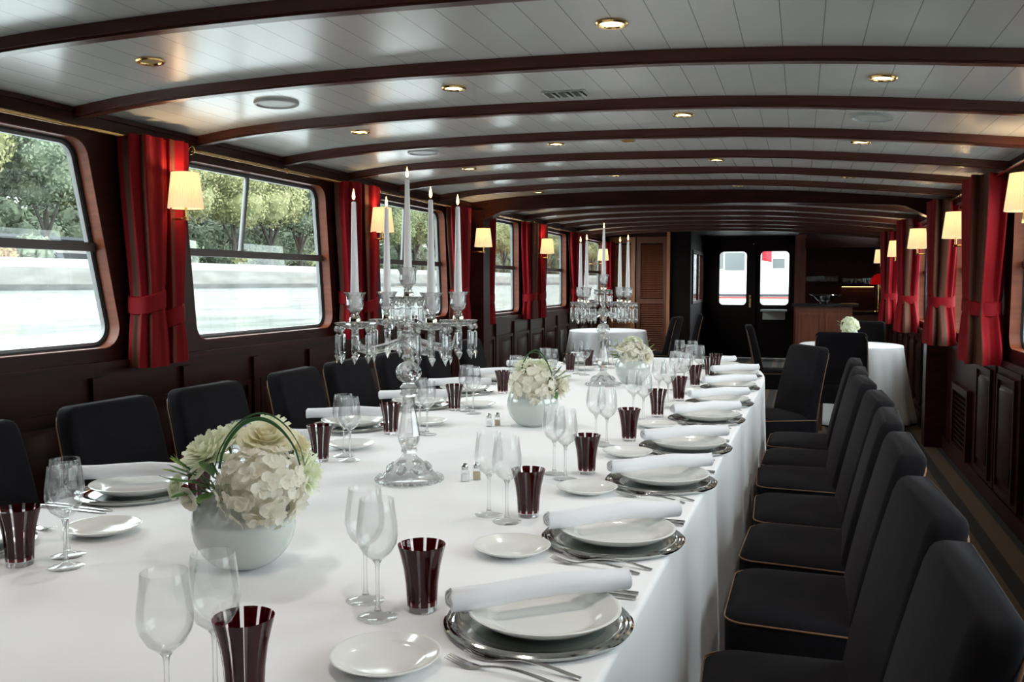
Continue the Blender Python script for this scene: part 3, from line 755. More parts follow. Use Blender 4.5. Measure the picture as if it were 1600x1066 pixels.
for i, (x, y, z) in enumerate(((-2.80, 3.62, 1.71), (-2.80, 5.73, 1.71), (-2.80, 7.83, 1.685), (-2.80, 10.02, 1.69), (-2.80, 13.1, 1.68))):
    SLK.put((x, y, z), 0, 'lit pleated wall lamp on the left wall, %s from the camera' % ordn[i], 'pleated wall lamps on the left wall')
    l_ = bpy.data.objects.new('wall_lamp_light', lamp); COL.objects.link(l_); l_.location = (x, y, z + .13)
for i, (x, y, z) in enumerate(((.95, 4.58, 1.68), (.95, 6.46, 1.645), (.95, 8.48, 1.65), (.95, 10.38, 1.63), (.95, 12.24, 1.60))):
    SRK.put((x, y, z), pi, 'lit pleated wall lamp on the right wall, %s from the camera' % ordn[i], 'pleated wall lamps on the right wall')
    l_ = bpy.data.objects.new('wall_lamp_light', lamp); COL.objects.link(l_); l_.location = (x, y, z + .13)
# bulkhead mounting strip for the third right lamp is the bulkhead post itself


# near end wall of the saloon (behind the camera)
box_struct('wall_near', (-.95, Y0 - .04, 1.08), (4.3, .08, 2.18), M['wood'])

# ------------------------------------------------------------------ long table
T = .76
def xc(y): return -1.115 + .017 * (y - 1.3)
def table_outline():
    """outline with small steps, square near end, full rounded far end"""
    HW, L, YS, YN = .84, 1.75, 5.4, .15
    pts = []
    n = 110
    for i in range(n + 1):
        y = YN + (YS - YN) * i / n; pts.append((xc(y) + HW, y))
    k = 70; far = []
    for i in range(1, 2 * k):
        a = pi * i / (2 * k); e = 2 / 2.6
        cx_ = abs(cos(a)) ** e * (1 if cos(a) > 0 else -1); sy = abs(sin(a)) ** e
        y = YS + L * sy; far.append((xc(y) + HW * cx_, y))
    pts += far
    for i in range(n, -1, -1):
        y = YN + (YS - YN) * i / n; pts.append((xc(y) - HW, y))
    for i in range(1, 40): pts.append((xc(YN) - HW + 2 * HW * i / 40, YN))
    return pts
def cloth_drape(mb, pts, ztop, zbot, seed, amp=.022, flare=.05, crn=.012):
    N = len(pts); rnd = random.Random(seed)
    s = [0]
    for i in range(1, N): s.append(s[-1] + sqrt((pts[i][0] - pts[i - 1][0]) ** 2 + (pts[i][1] - pts[i - 1][1]) ** 2))
    Ltot = s[-1] + .03
    comps = [(rnd.choice([1, .7, .5]), max(3, round(Ltot / w_)), rnd.uniform(0, 6.28)) for w_ in (.55, .34, .23, .16, .44)]
    nrm = []
    for i in range(N):
        a, b_ = pts[i - 1], pts[(i + 1) % N]; t = Vector((b_[0] - a[0], b_[1] - a[1])).normalized(); nrm.append((t.y, -t.x))
    def wave(i):
        v = sum(a * sin(2 * pi * n_ * s[i] / Ltot + p_) for a, n_, p_ in comps) / 2.4
        return v
    rs = []
    for k in range(5):
        a = (pi / 2) * k / 4
        rs.append([(pts[i][0] + nrm[i][0] * (-crn + crn * sin(a)), pts[i][1] + nrm[i][1] * (-crn + crn * sin(a)), ztop - crn * (1 - cos(a))) for i in range(N)])
    for k in range(1, 15):
        f = k / 14; z = ztop - crn + (zbot - ztop + crn) * f
        rs.append([(pts[i][0] + nrm[i][0] * (flare * f ** 1.3 + amp * (f ** .7) * (wave(i))), pts[i][1] + nrm[i][1] * (flare * f ** 1.3 + amp * (f ** .7) * (wave(i))), z) for i in range(N)])
    mb.rings(rs, False, False)
    mb.add(rs[0], [tuple(range(N))])
def solid(o, th=.003):
    md = o.modifiers.new('thickness', 'SOLIDIFY'); md.thickness = th; md.offset = -1
mb = MB(); cloth_drape(mb, table_outline(), T, .06, 3, amp=.014, flare=.02)
me = mb.mesh('tablecloth', M['cloth'], 60)
bm = bmesh.new(); bm.from_mesh(me); bmesh.ops.remove_doubles(bm, verts=bm.verts, dist=1e-5)
bmesh.ops.triangulate(bm, faces=[f for f in bm.faces if len(f.verts) > 4]); bmesh.ops.recalc_face_normals(bm, faces=bm.faces); bm.to_mesh(me); bm.free()
o = bpy.data.objects.new('tablecloth', me); COL.objects.link(o); solid(o)
tag(o, 'long white tablecloth over the banquet table with rounded far end', 'tablecloth')

# ------------------------------------------------------------------ tableware prototypes
def proto(o, cat): tag(o, 'x', cat); return Kind(o)
t = thing('charger_plate', 'x', 'charger plate')
b_ = MB(); b_.lathe([(.118, .0), (.15, .0), (.162, .006), (.1655, .012), (.1615, .0148), (.158, .0125), (.1545, .0142), (.151, .012), (.1475, .0135), (.144, .0105), (.136, .0068), (.118, .0066)], 72, close=True)
b_.build('rim', M['silver'], t, 50)
b_ = MB(); b_.lathe([(0, .001), (.118, .001), (.118, .0066), (0, .0066)], 60); b_.build('well', M['well_reflection'], t)
K_charger = Kind(t)
pr = [(0, 0), (.075, 0), (.078, .003), (.085, .0035), (.11, .011), (.1335, .0255), (.1355, .0282), (.134, .0292)]
for k in range(13):
    r = .130 - k * .0026; z = .0285 - (.130 - r) * .42
    pr.append((r, z + (.0006 if k % 2 else 0)))
pr += [(.094, .0128), (.088, .0098), (.08, .0088), (0, .0085)]
mb = MB(); mb.lathe(pr, 72); K_plate = proto(mb.build('dinner_plate', M['porcelain'], None, 50), 'plate')
pr = [(0, 0), (.042, 0), (.045, .003), (.065, .008), (.0855, .0185), (.0872, .0205), (.0855, .0212)]
for k in range(9):
    r = .083 - k * .0024; pr.append((r, .0205 - (.083 - r) * .42 + (.0005 if k % 2 else 0)))
pr += [(.058, .0098), (.048, .0065), (0, .006)]
mb = MB(); mb.lathe(pr, 60); K_bread = proto(mb.build('bread_plate', M['porcelain'], None, 50), 'plate')
# rolled napkin: a linen spiral drawn out to 34 cm
def napkin():
    mb = MB(); N = 74; turns = 3.4; L = .34
    sp_ = []
    for i in range(N):
        a = 2 * pi * turns * i / (N - 1); r = .0045 + .0175 * i / (N - 1)
        sp_.append((r * 1.1 * cos(a + 2.2), r * 1.08 * sin(a + 2.2) * .9))
    inner = []
    for i in range(N):
        a = 2 * pi * turns * i / (N - 1); r = .0045 + .0175 * i / (N - 1) - .0024
        inner.append((r * 1.1 * cos(a + 2.2), r * 1.08 * sin(a + 2.2) * .9))
    loop = sp_ + inner[::-1]
    rs = []
    for k, x in enumerate([-.17, -.168, -.10, -.03, .04, .11, .168, .17]):
        sc_ = .985 if k in (0, 7) else 1 + .02 * sin(k * 1.7)
        dz = -.006 * (x / .17) ** 2 + .002 * sin(k * 2.1)
        rs.append([(x + .004 * (cos(6 * q[0] * 30)) * (1 if k in (0, 7) else 0), q[0] * sc_, q[1] * sc_ + dz) for q in loop])
    mb.rings(rs, False, False)
    n_ = len(loop)
    for ri, rev in ((0, True), (7, False)):
        fs = [(i, i + 1, n_ - 2 - i, n_ - 1 - i) for i in range(N - 1)]
        mb.add(rs[ri], fs)
    return mb.build('napkin', M['napkin'], None, 50)
K_napkin = proto(napkin(), 'napkin')
def fork():
    mb = MB()
    hx = [-.042, -.02, .0, .03, .06, .085, .10]; hz = [.0035, .0085, .0115, .0115, .0085, .0045, .0025]
    mb.ribbon([(x, 0, z) for x, z in zip(hx, hz)], [.008, .006, .0055, .007, .009, .0105, .0105], [.0022, .003, .0032, .003, .0028, .0026, .0024])
    mb.ribbon([(-.070, 0, .0030), (-.060, 0, .0020), (-.050, 0, .0023), (-.040, 0, .0042)], [.023, .023, .019, .008], [.0018] * 4)
    for k in range(4):
        y = (k - 1.5) * .0061
        mb.ribbon([(-.069, y, .003), (-.085, y, .0062), (-.100, y, .0110)], [.0042, .0036, .0020], [.0017, .0015, .0011])
    return mb.build('fork', M['steel'])
K_fork = proto(fork(), 'fork')
def knife():
    mb = MB()
    mb.ribbon([(.11, 0, .004), (.06, 0, .005), (.02, 0, .0045), (.0, 0, .0040)], [.011, .0105, .009, .010], [.006, .006, .0055, .003])
    mb.ribbon([(.0, 0, .0035), (-.04, 0, .0032), (-.085, .001, .003), (-.11, .004, .003)], [.015, .0175, .017, .004], [.0022, .0020, .0018, .0010])
    return mb.build('knife', M['steel'])
K_knife = proto(knife(), 'knife')
# wine glass
t = thing('wine_glass', 'x', 'wine glass')
prof = [(.004, .103), (.012, .107), (.026, .119), (.0345, .135), (.0375, .150), (.0365, .168), (.0335, .190), (.0305, .2145), (.0302, .2152)]
mb = MB(); mb.lathe([(0, .1025)] + prof + [(r - .0009, z) for r, z in reversed(prof[1:-1])] + [(0, .106)], 40); mb.build('bowl', M['bowl_glass'], t, 60)
mb = MB(); mb.lathe([(0, .012), (.0065, .012), (.0042, .022), (.0036, .045), (.0036, .085), (.0048, .098), (.0085, .1035), (0, .1036)], 16); mb.build('stem', M['stem_glass'], t, 60)
mb = MB(); mb.lathe([(0, 0), (.0355, 0), (.037, .0012), (.036, .0022), (.022, .0048), (.010, .0085), (.006, .0125), (0, .0128)], 40); mb.build('foot', M['foot_glass'], t, 60)
K_wine = Kind(t)
# ruby tumbler
t = thing('tumbler', 'x', 'tumbler')
prof = [(.0262, .0), (.0272, .003), (.0278, .02), (.0295, .05), (.0335, .08), (.039, .104), (.0435, .121), (.0436, .1225), (.0424, .1227)]
mb = MB(); mb.lathe(prof + [(.0410, .121), (.0368, .104), (.0313, .08), (.0272, .05), (.0255, .024), (.024, .0185), (0, .018)], 64); mb.build('body', M['tumbler'], t, 60)
mb = MB(); mb.lathe([(0, .0005), (.0255, .0005), (.0262, .004), (.0245, .016), (0, .0165)], 32); mb.build('base', M['stem_glass'], t, 40)
K_tumbler = Kind(t)

def setname(side, i):
    s = {'R': 'table right side', 'L': 'table left side'}[side]
    return '%s place from the camera, %s' % (ordn[i], s)
R = lambda d_: d_ * pi / 180
# right side: charger centres; bread plate, tumbler, wine glasses
RS = [(-.425, 1.47), (-.404, 2.017), (-.387, 2.646), (-.385, 3.225), (-.38, 3.92), (-.372, 4.47), (-.37, 5.13), (-.385, 5.80)]
RB = [(-.61, 1.245), (-.60, 1.86), (-.57, 2.47), (-.56, 3.04), (-.56, 3.68), (-.54, 4.29), (-.54, 4.87), (-.545, 5.47)]
RT = [(-.65, 1.48), (-.655, 2.17), (-.63, 2.72), (-.61, 3.34), (-.60, 3.98), (-.58, 4.56), (-.57, 5.20), (-.545, 5.80)]
RG = [((-.77, 1.49), (-.71, 1.42)), ((-.755, 2.15), (-.69, 2.10)), ((-.725, 2.68), (-.672, 2.615)), ((-.72, 3.26), (-.665, 3.195)), ((-.69, 3.88), (-.635, 3.815)), ((-.665, 4.46), (-.61, 4.38)), ((-.655, 5.0), (-.60, 4.935)), ((-.65, 5.60), (-.585, 5.53))]
LS = [(-1.80, 1.50), (-1.785, 2.065), (-1.77, 2.70), (-1.76, 3.30), (-1.75, 3.95), (-1.735, 4.52), (-1.72, 5.12), (-1.69, 5.75)]
LB = [(-1.58, 1.71), (-1.56, 2.33), (-1.54, 2.88), (-1.49, 3.46), (-1.47, 4.02), (-1.45, 4.72), (-1.42, 5.32), (-1.40, 5.95)]
LT = [(-1.57, 1.46), (-1.575, 2.065), (-1.525, 2.635), (-1.535, 3.2), (-1.535, 3.885), (-1.525, 4.57), (-1.48, 5.2), (-1.465, 5.82)]
LG = [((-1.52, 1.54), (-1.462, 1.475)), ((-1.47, 2.12), (-1.415, 2.055)), ((-1.49, 2.735), (-1.432, 2.67)), ((-1.45, 3.29), (-1.39, 3.225)), ((-1.47, 3.875), (-1.413, 3.81)), ((-1.42, 4.47), (-1.36, 4.405)), ((-1.42, 5.04), (-1.36, 4.975)), ((-1.38, 5.69), (-1.32, 5.625))]
rnd = random.Random(11)
for side, S_, B_, T_, G_ in (('R', RS, RB, RT, RG), ('L', LS, LB, LT, LG)):
    sg = 1 if side == 'R' else -1     # knives lie on +sg side along the boat
    for i, (x, y) in enumerate(S_):
        nm = setname(side, i); a = rnd.uniform(-.06, .06)
        K_charger.put((x, y, T), 0, 'round silver charger plate at the ' + nm, 'silver charger plates')
        K_plate.put((x + .008, y + .006, T + .0072), 0, 'white dinner plate at the ' + nm, 'white dinner plates')
        na = (R(38) if side == 'R' else R(27)) + rnd.uniform(-.05, .05)
        nx = x - .002 if side == 'R' else x - .03
        K_napkin.put((nx, y + .03, T + .0625), na, 'rolled white napkin at the ' + nm, 'rolled white napkins')
        K_bread.put((*B_[i], T), 0, 'small white bread plate at the ' + nm, 'white bread plates')
        K_tumbler.put((*T_[i], T), rnd.uniform(0, 6), 'ruby striped cut glass tumbler at the ' + nm, 'ruby striped tumblers')
        for k, g in enumerate(G_[i]):
            K_wine.put((*g, T + .0008), 0, ('farther' if k == 0 else 'nearer') + ' wine glass of the pair at the ' + nm, 'clear wine glasses')
        # cutlery: forks to the guest's left, knives to the right
        rz = 0 if side == 'R' else pi
        for k, dy in ((0, .150), (1, .185)):
            K_fork.put((x + sg * .022 + (0 if k == 0 else -sg * .02), y - sg * (dy + .018), T), rz + a - R(10) * (1 if side == 'R' else 1), ('inner' if k == 0 else 'outer') + ' silver fork at the ' + nm, 'silver forks')
        for k, dy in ((0, .176), (1, .200)):
            K_knife.put((x + sg * .03, y + sg * (dy + .004), T), rz + a * .4, ('inner' if k == 0 else 'outer') + ' silver knife at the ' + nm, 'silver knives')
# the place beyond the frame at the near right: only its glasses show
nm = 'bottom edge of the photo, before the first complete place'
K_tumbler.put((-.75, 1.075, T), .3, 'ruby striped tumbler cut by the bottom edge of the photo, nearest of all', 'ruby striped tumblers')
K_wine.put((-.80, .972, T + .0008), 0, 'wine glass nearest the camera, cut by the bottom of the photo', 'clear wine glasses')
K_wine.put((-.787, 1.058, T + .0008), 0, 'wine glass just behind the nearest one, left of the cut off tumbler', 'clear wine glasses')
# two places round the far end
for (x, y, rz, nm, bx, tx, gx) in ((-.53, 6.40, R(55), 'rounded far end, right', (-.72, 6.22), (-.535, 6.12), ((-.76, 5.99), (-.67, 5.945))),
                                   (-1.52, 6.40, R(125), 'rounded far end, left', (-1.30, 6.45), (-1.42, 6.16), ((-1.30, 6.20), (-1.24, 6.13)))):
    K_charger.put((x, y, T), 0, 'round silver charger plate at the ' + nm, 'silver charger plates')
    K_plate.put((x, y, T + .0072), 0, 'white dinner plate at the ' + nm, 'white dinner plates')
    K_napkin.put((x, y + .02, T + .0625), rz + R(5), 'rolled white napkin at the ' + nm, 'rolled white napkins')
    K_tumbler.put((*tx, T), 1, 'ruby striped cut glass tumbler at the ' + nm, 'ruby striped tumblers')
    K_bread.put((*bx, T), 0, 'small white bread plate at the ' + nm, 'white bread plates')
    for k, g in enumerate(gx): K_wine.put((*g, T + .0008), 0, ('farther' if k == 0 else 'nearer') + ' wine glass of the pair at the ' + nm, 'clear wine glasses')

# salt and pepper
def shaker(name, label, x, y, fillm, cat):
    t = thing(name, label, cat, (x, y, T), .5, 'glass salt and pepper shakers')
    b_ = MB(); b_.rings([[(px_, py_, z) for px_, py_ in rrect(w, w, .004, 3)] for w, z in ((.023, 0), (.026, .002), (.026, .030), (.017, .036), (.017, .038))]); b_.build('jar', M['bowl_glass'], t, 40)
    b_ = MB(); b_.rings([[(px_, py_, z) for px_, py_ in rrect(.0205, .0205, .003, 3)] for z in (.003, .024)]); b_.build('filling', fillm, t, 40)
    b_ = MB(); b_.lathe([(.0098, .036), (.0102, .044), (.0095, .050), (.006, .0545), (0, .0555)], 16); b_.build('cap', M['steel'], t)
shaker('salt_shaker', 'small glass salt shaker in the pair beside the nearest tall candelabrum', -.955, 2.50, M['salt'], 'salt shaker')
shaker('pepper_shaker', 'small glass pepper shaker beside the salt near the tall candelabrum', -.928, 2.53, M['pepper'], 'pepper shaker')
shaker('salt_shaker', 'small glass salt shaker left of the second flower bowl', -1.225, 3.49, M['salt'], 'salt shaker')
shaker('pepper_shaker', 'small glass pepper shaker beside the salt left of the second flower bowl', -1.20, 3.525, M['pepper'], 'pepper shaker')

# ------------------------------------------------------------------ candelabra
def candelabrum(x, y, rot, label, which):
    t = thing('candelabrum', label, 'candelabrum', (x, y, T), rot, 'tall crystal candelabra on the long table')
    C_ = M['crystal']
    # base: flared foot with beaded edge and round cut lenses
    mb = MB(); mb.lathe([(0, .001), (.094, .001), (.100, .006), (.098, .012), (.082, .020), (.068, .034), (.052, .052), (.036, .066), (.026, .074), (.020, .082), (.020, .086), (0, .087)], 40)
    mb.build('base', M['base_glass'], t, 50)
    for k in range(26):
        a = 2 * pi * k / 26; b_ = MB()
        b_.lathe([(0, -.008), (.0055, -.0056), (.0078, 0), (.0055, .0056), (0, .008)], 8, (.098 * cos(a), .098 * sin(a), .0092)); b_.build('bead', C_, t, 60) if k % 1 == 0 else None
    for k in range(8):
        a = 2 * pi * k / 8; b_ = MB()
        b_.lathe([(0, -.004), (.012, -.003), (.0165, .001), (.012, .005), (0, .0065)], 14)
        b_.xf(Matrix.Translation((.062 * cos(a), .062 * sin(a), .044)) @ Matrix.Rotation(a, 4, 'Z') @ Matrix.Rotation(R(48), 4, 'Y'))
        b_.build('cut_lens', C_, t, 40)
    # stem: faceted baluster, collars, swirled ball, hub
    mb = MB(); mb.lathe([(0, .088), (.022, .088), (.025, .094), (.022, .100), (.024, .106), (.031, .122), (.034, .140), (.031, .158), (.026, .185), (.021, .215), (.018, .245), (.019, .258), (0, .2585)], 10)
    mb.build('baluster', C_, t, 12)
    mb = MB(); mb.lathe([(0, .259), (.022, .259), (.027, .266), (.022, .273), (.025, .280), (.027, .285), (.022, .291), (.018, .297), (0, .2975)], 14); mb.build('collar', C_, t, 20)
    mb = MB()
    rs = []
    for i in range(11):
        ph_ = -1.35 + 2.7 * i / 10; rr = .037 * cos(ph_); zz = .331 + .033 * sin(ph_)
        rs.append([(rr * (1 + .07 * cos(8 * (2 * pi * j / 48) + 2.2 * i / 3)) * cos(2 * pi * j / 48), rr * (1 + .07 * cos(8 * (2 * pi * j / 48) + 2.2 * i / 3)) * sin(2 * pi * j / 48), zz) for j in range(48)])
    mb.rings(rs); mb.build('swirled_ball', C_, t, 50)
    mb = MB(); mb.lathe([(0, .364), (.017, .364), (.020, .372), (.018, .385), (.022, .400), (.030, .415), (.034, .428), (.030, .440), (.022, .448), (.020, .455), (0, .456)], 10); mb.build('hub', C_, t, 12)
    mb = MB(); mb.lathe([(0, .4565), (.014, .4565), (.014, .468), (.011, .475), (.011, .535), (.016, .541), (0, .542)], 8); mb.build('upper_stem', C_, t, 12)
    RA = .166
    def cup(px_, py_, z0, sc_):
        mb = MB(); mb.lathe([(0, 0), (.015, 0), (.0165, .004), (.0165, .019), (.015, .022), (0, .022)], 20, (px_, py_, z0)); mb.build('metal_collar', M['cup_metal'], t, 30)
        mb = MB()
        pr_ = [(0, .0225), (.011, .0225), (.013, .027), (.010, .031), (.013, .036), (.021, .046), (.0245, .058), (.023, .072), (.0255, .084), (.032, .094)]
        pi_ = [(.0295, .0935), (.0225, .084), (.0195, .072), (.019, .058), (.0155, .05), (0, .048)]
        mb.lathe(pr_ + pi_, 36, (px_, py_, z0), mod=lambda a, i: 1 + (.06 * cos(9 * a + (pi if i % 2 else 0)) if 4 <= i <= 8 else .05 * cos(9 * a) if i in (9, 10) else 0))
        mb.build('candle_cup', M['cut_crystal'], t, 8)
    def bobeche(px_, py_, z0, r, npr, plen, skip=None):
        mb = MB(); mb.lathe([(.006, -.004), (.020, -.007), (.034, -.003), (r, .007), (r + .003, .0115), (r - .001, .0120), (.034, .004), (.018, .003), (.006, .004)], 64, (px_, py_, z0), mod=lambda a, i: 1 + (.07 * cos(16 * a) if 3 <= i <= 5 else .05 * cos(16 * a) if i in (2, 6) else 0))
        bo = mb.build('drip_pan', M['cut_crystal'], t, 10)
        for k in range(npr):
            a = 2 * pi * (k + .5) / npr; qx, qy = px_ + (r - .001) * cos(a), py_ + (r - .001) * sin(a)
            b_ = MB()
            b_.lathe([(0, .010), (.006, .006), (.0085, -.001), (.006, -.008), (0, -.012)], 8, (0, 0, -.006))
            zt = -.0205; zb = zt - plen
            b_.rings([[(sx * w, sy * h, z) for sx, sy in ((1, 0), (.6, 1), (-.6, 1), (-1, 0), (-.6, -1), (.6, -1))] for w, h, z in ((.004, .002, zt), (.0085, .0050, zt - .004), (.0085, .0050, zb), (.0045, .003, zb - .003), (.0098, .0068, zb - .009), (.0080, .0055, zb - .015), (.0004, .0004, zb - .030))])
            b_.xf(Matrix.Translation((qx, qy, z0)) @ Matrix.Rotation(a + pi / 2, 4, 'Z')); b_.build('prism', M['cut_crystal'], bo, 8)
    for k in range(4):
        a = pi / 2 * k; d_ = Vector((cos(a), sin(a), 0))
        b_ = MB(); pts = []; rad = []
        for i in range(19):
            u = i / 18
            rr = .018 + (RA - .018) * (1 - (1 - min(1, u * 1.12)) ** 1.6) if u < .9 else RA
            rr = .018 + (RA - .018) * sin(min(1, u / .86) * pi / 2)
            zz = .425 + .006 * sin(pi * u) - .016 * sin(pi * min(1, u * 1.2)) if u < .55 else 0
            zz = .424 - .022 * sin(pi * min(1, u / .8)) + (.046 * sm((u - .62) / .38))
            pts.append(d_ * rr + Vector((0, 0, zz))); rad.append(.0140 - .003 * u)
        b_.tube(pts, rad, 8); b_.build('arm', C_, t, 25)
        bobeche(d_.x * RA, d_.y * RA, .472, .054, 8, .056)
        cup(d_.x * RA, d_.y * RA, .4765, 1)
    bobeche(0, 0, .545, .050, 9, .036)
    cup(0, 0, .5495, 1)
    # candles stand in the cups
    M4 = Matrix.Rotation(rot, 3, 'Z')
    for k in range(5):
        if k < 4: v = M4 @ Vector((RA * cos(pi / 2 * k), RA * sin(pi / 2 * k), 0)); zb, hh = .4765 + .0485, .305
        else: v = Vector((0, 0, 0)); zb, hh = .5495 + .0485, .305
        lb = 'lit white taper candle in the %s cup of the %s candelabrum' % ({0: which[1][0], 1: which[1][1], 2: which[1][2], 3: which[1][3], 4: 'raised centre'}[k], which[0])
        c = thing('candle', lb, 'candle', (x + v.x, y + v.y, T + zb), 0, 'lit white taper candles')
        b_ = MB(); b_.lathe([(0, 0), (.0128, 0), (.0128, .02), (.0065, hh - .004), (.0055, hh), (.002, hh - .002), (0, hh - .002)], 20); b_.build('wax', M['candle'], c, 40)
        b_ = MB(); b_.tube([(0, 0, hh - .004), (.0004, 0, hh + .008)], .0009, 6); b_.build('wick', M['wick'], c)
        b_ = MB(); b_.lathe([(0, hh + .005), (.0030, hh + .008), (.0044, hh + .0135), (.0036, hh + .022), (.0018, hh + .031), (0, hh + .038)], 12); b_.build('flame', M['flame'], c)
candelabrum(-1.115, 2.45, R(-42.5), 'tall crystal candelabrum nearest the camera, between the first two flower bowls', ('near', ('front', 'right', 'back', 'left')))
candelabrum(-1.085, 5.09, R(-23), 'tall crystal candelabrum far down the table, beside the third flower bowl', ('far', ('front', 'right', 'back', 'left')))

# ------------------------------------------------------------------ flowers
def petal(mb, base, d, up, L, W, cup_=.25, ruf=0, prof=(.25, .85, 1, .6), curl=0, rnd=random):
    """one curved petal: grows from base along d, bending towards up"""
    side = d.cross(up).normalized(); vs = []
    for j, w in enumerate(prof):
        v = (j / (len(prof) - 1))
        for u in (-1, 0, 1):
            q = base + d * (L * v) + side * (u * W * .5 * w) + up * (cup_ * L * v * v + .18 * W * w * (u * u) + ruf * rnd.uniform(-1, 1) * v * L - curl * L * max(0, v - .6) ** 2 * 3)
            vs.append(q)
    fs = []
    for j in range(len(prof) - 1):
        for i in range(2): fs.append((j * 3 + i, j * 3 + i + 1, j * 3 + i + 4, j * 3 + i + 3))
    mb.add(vs, fs)
def fib(n, i): 
    z = 1 - 2 * (i + .5) / n; r = sqrt(1 - z * z); a = i * 2.399963
    return Vector((r * cos(a), r * sin(a), z))
def stemmed(t, top):
    """a short green stem running from the bloom down into the bowl"""
    b_ = MB(); b_.tube([top, (top[0] * .6, top[1] * .6, top[2] * .6 + .03), (top[0] * .2, top[1] * .2, .07)], .003, 6); b_.build('stem', M['leaf'], t)
def vase(x, y, label, sc_=1):
    mb = MB(); pr_ = [(0, .0), (.050, .0), (.058, .004)]
    for i in range(1, 15):
        a = -1.0 + i * (2.0) / 14.5; pr_.append((.108 * cos(a), .0915 + .1085 * sin(a) * .97))
    pr_ += [(.058, .182), (.054, .184), (.052, .18), (.070, .168), (.095, .12), (.098, .08), (.07, .02), (0, .012)]
    mb.lathe(pr_, 56); o = mb.build('flower_bowl', M['vase'], None, 60, (x, y, T)); o.scale = (sc_,) * 3
    return tag(o, label, 'vase', 'round celadon flower bowls')
def hydrangea(v, off, r, label, mat, seed, n=130, fl=.0185):
    t = thing('hydrangea', label, 'flower', v); rn = random.Random(seed); mb = MB()
    c = Vector(off)
    mb.lathe([(0, -r * .8), (r * .55, -r * .55), (r * .8, 0), (r * .55, r * .55), (0, r * .8)], 12, off)
    for i in range(n):
        nrm = fib(n, i)
        nrm = (nrm + Vector((rn.uniform(-.25, .25), rn.uniform(-.25, .25), rn.uniform(-.25, .25)))).normalized()
        p = c + nrm * r * rn.uniform(.84, 1.04)
        if p.z < .03: continue
        tx = nrm.cross(Vector((.3, .2, 1))).normalized(); ty = nrm.cross(tx); a0 = rn.uniform(0, 1.57)
        f = fl * rn.uniform(.8, 1.2)
        for k in range(4):
            a = a0 + k * pi / 2 + rn.uniform(-.12, .12); d = (tx * cos(a) + ty * sin(a)).normalized()
            petal(mb, p, d, nrm, f, f * 1.05, rn.uniform(-.15, .6), .10, (.25, .8, 1.08, 1.0, .5), rnd=rn)
    mb.build('flower_head', mat, t, 80); stemmed(t, c); return t
def rose(v, off, r, label, mat, seed, tilt=(0, 0, 1)):
    t = thing('rose', label, 'flower', v); rn = random.Random(seed); mb = MB()
    up = Vector(tilt).normalized(); tx = up.cross(Vector((.31, .9, .1))).normalized(); ty = up.cross(tx); c = Vector(off)
    for lay, (rad, h, n_, open_) in enumerate(((.10, .75, 3, .1), (.22, .8, 4, .25), (.38, .82, 5, .45), (.55, .78, 6, .8), (.72, .66, 7, 1.2), (.85, .5, 8, 1.7))):
        for k in range(n_):
            a = 2 * pi * k / n_ + lay * .7 + rn.uniform(-.1, .1)
            vs = []
            for j in range(5):
                v_ = j / 4
                for i in range(5):
                    u = (i / 4 - .5) * (2 * pi / n_) * 1.45 * (.55 + .45 * sin(pi * (.25 + .55 * v_)))
                    rr = r * (rad * (.35 + .65 * v_) + .12 * open_ * v_ ** 3)
                    zz = r * (h * (v_ - .35) - .16 * open_ * v_ ** 4 - .08 * (abs(i - 2) / 2) ** 2 * v_) + rn.uniform(-.01, .01) * r
                    q = c + (tx * cos(a + u) + ty * sin(a + u)) * rr + up * zz; vs.append(q)
            mb.add(vs, [(j * 5 + i, j * 5 + i + 1, j * 5 + i + 6, j * 5 + i + 5) for j in range(4) for i in range(4)])
    mb.build('flower_head', mat, t, 80); stemmed(t, c); return t
def mum(v, off, r, label, mat, seed, tilt, name='chrysanthemum', n=54, wd=.34):
    t = thing(name, label, 'flower', v); rn = random.Random(seed); mb = MB()
    up = Vector(tilt).normalized(); tx = up.cross(Vector((.31, .9, .1))).normalized(); ty = up.cross(tx); c = Vector(off)
    for i in range(n):
        q = (i + .5) / n; el = pi / 2 * (1 - q ** .8) - .15; a = i * 2.399963 + rn.uniform(-.2, .2)
        d = ((tx * cos(a) + ty * sin(a)) * cos(el) + up * sin(el)).normalized()
        ax = (up - d * up.dot(d)); ax = ax.normalized() if ax.length > .05 else tx
        L = r * (.62 + .4 * q) * rn.uniform(.85, 1.1)
        petal(mb, c - up * r * .15 + d * r * .08, d, ax, L, r * wd, .22 * q, .03, (.5, .8, 1, .9, .35), rnd=rn)
    mb.build('flower_head', mat, t, 80); stemmed(t, c); return t
def leaf_spray(v, off_list, label, name='leaf_sprig', mat='leaf', cat='foliage'):
    t = thing(name, label, cat, v); mb = MB(); rn = random.Random(len(label))
    for (p, d, L, W) in off_list:
        petal(mb, Vector(p), Vector(d).normalized(), Vector((.1, -.2, 1)).normalized(), L, W, .15, .02, (.2, .8, 1, .75, .05), rnd=rn)
    mb.build('leaves', M[mat], t, 80)
    s_ = MB()
    for (p, d, L, W) in off_list: s_.tube([(p[0] * .3, p[1] * .3, .12), (p[0] * .8, p[1] * .8, p[2] * .9 + .01), p], .0018, 5)
    s_.build('stems', M['leaf'], t); return t
def grass_loop(v, a, peak, b_, w, label, lean):
    t = MB(); pts = []
    for i in range(25):
        u = i / 24; q = Vector(a) * (1 - u) + Vector(b_) * u; k = sin(pi * u) ** .6
        q = q + (Vector(peak) - (Vector(a) + Vector(b_)) / 2) * k; pts.append(q)
    t.ribbon(pts, [w * (.35 + .65 * sin(pi * min(1, .12 + .88 * i / 24))) for i in range(25)], [.0012] * 25, up=lean)
    o = t.build('grass_blade', M['grass'], None, 40, v); return tag(o, label, 'grass blade')
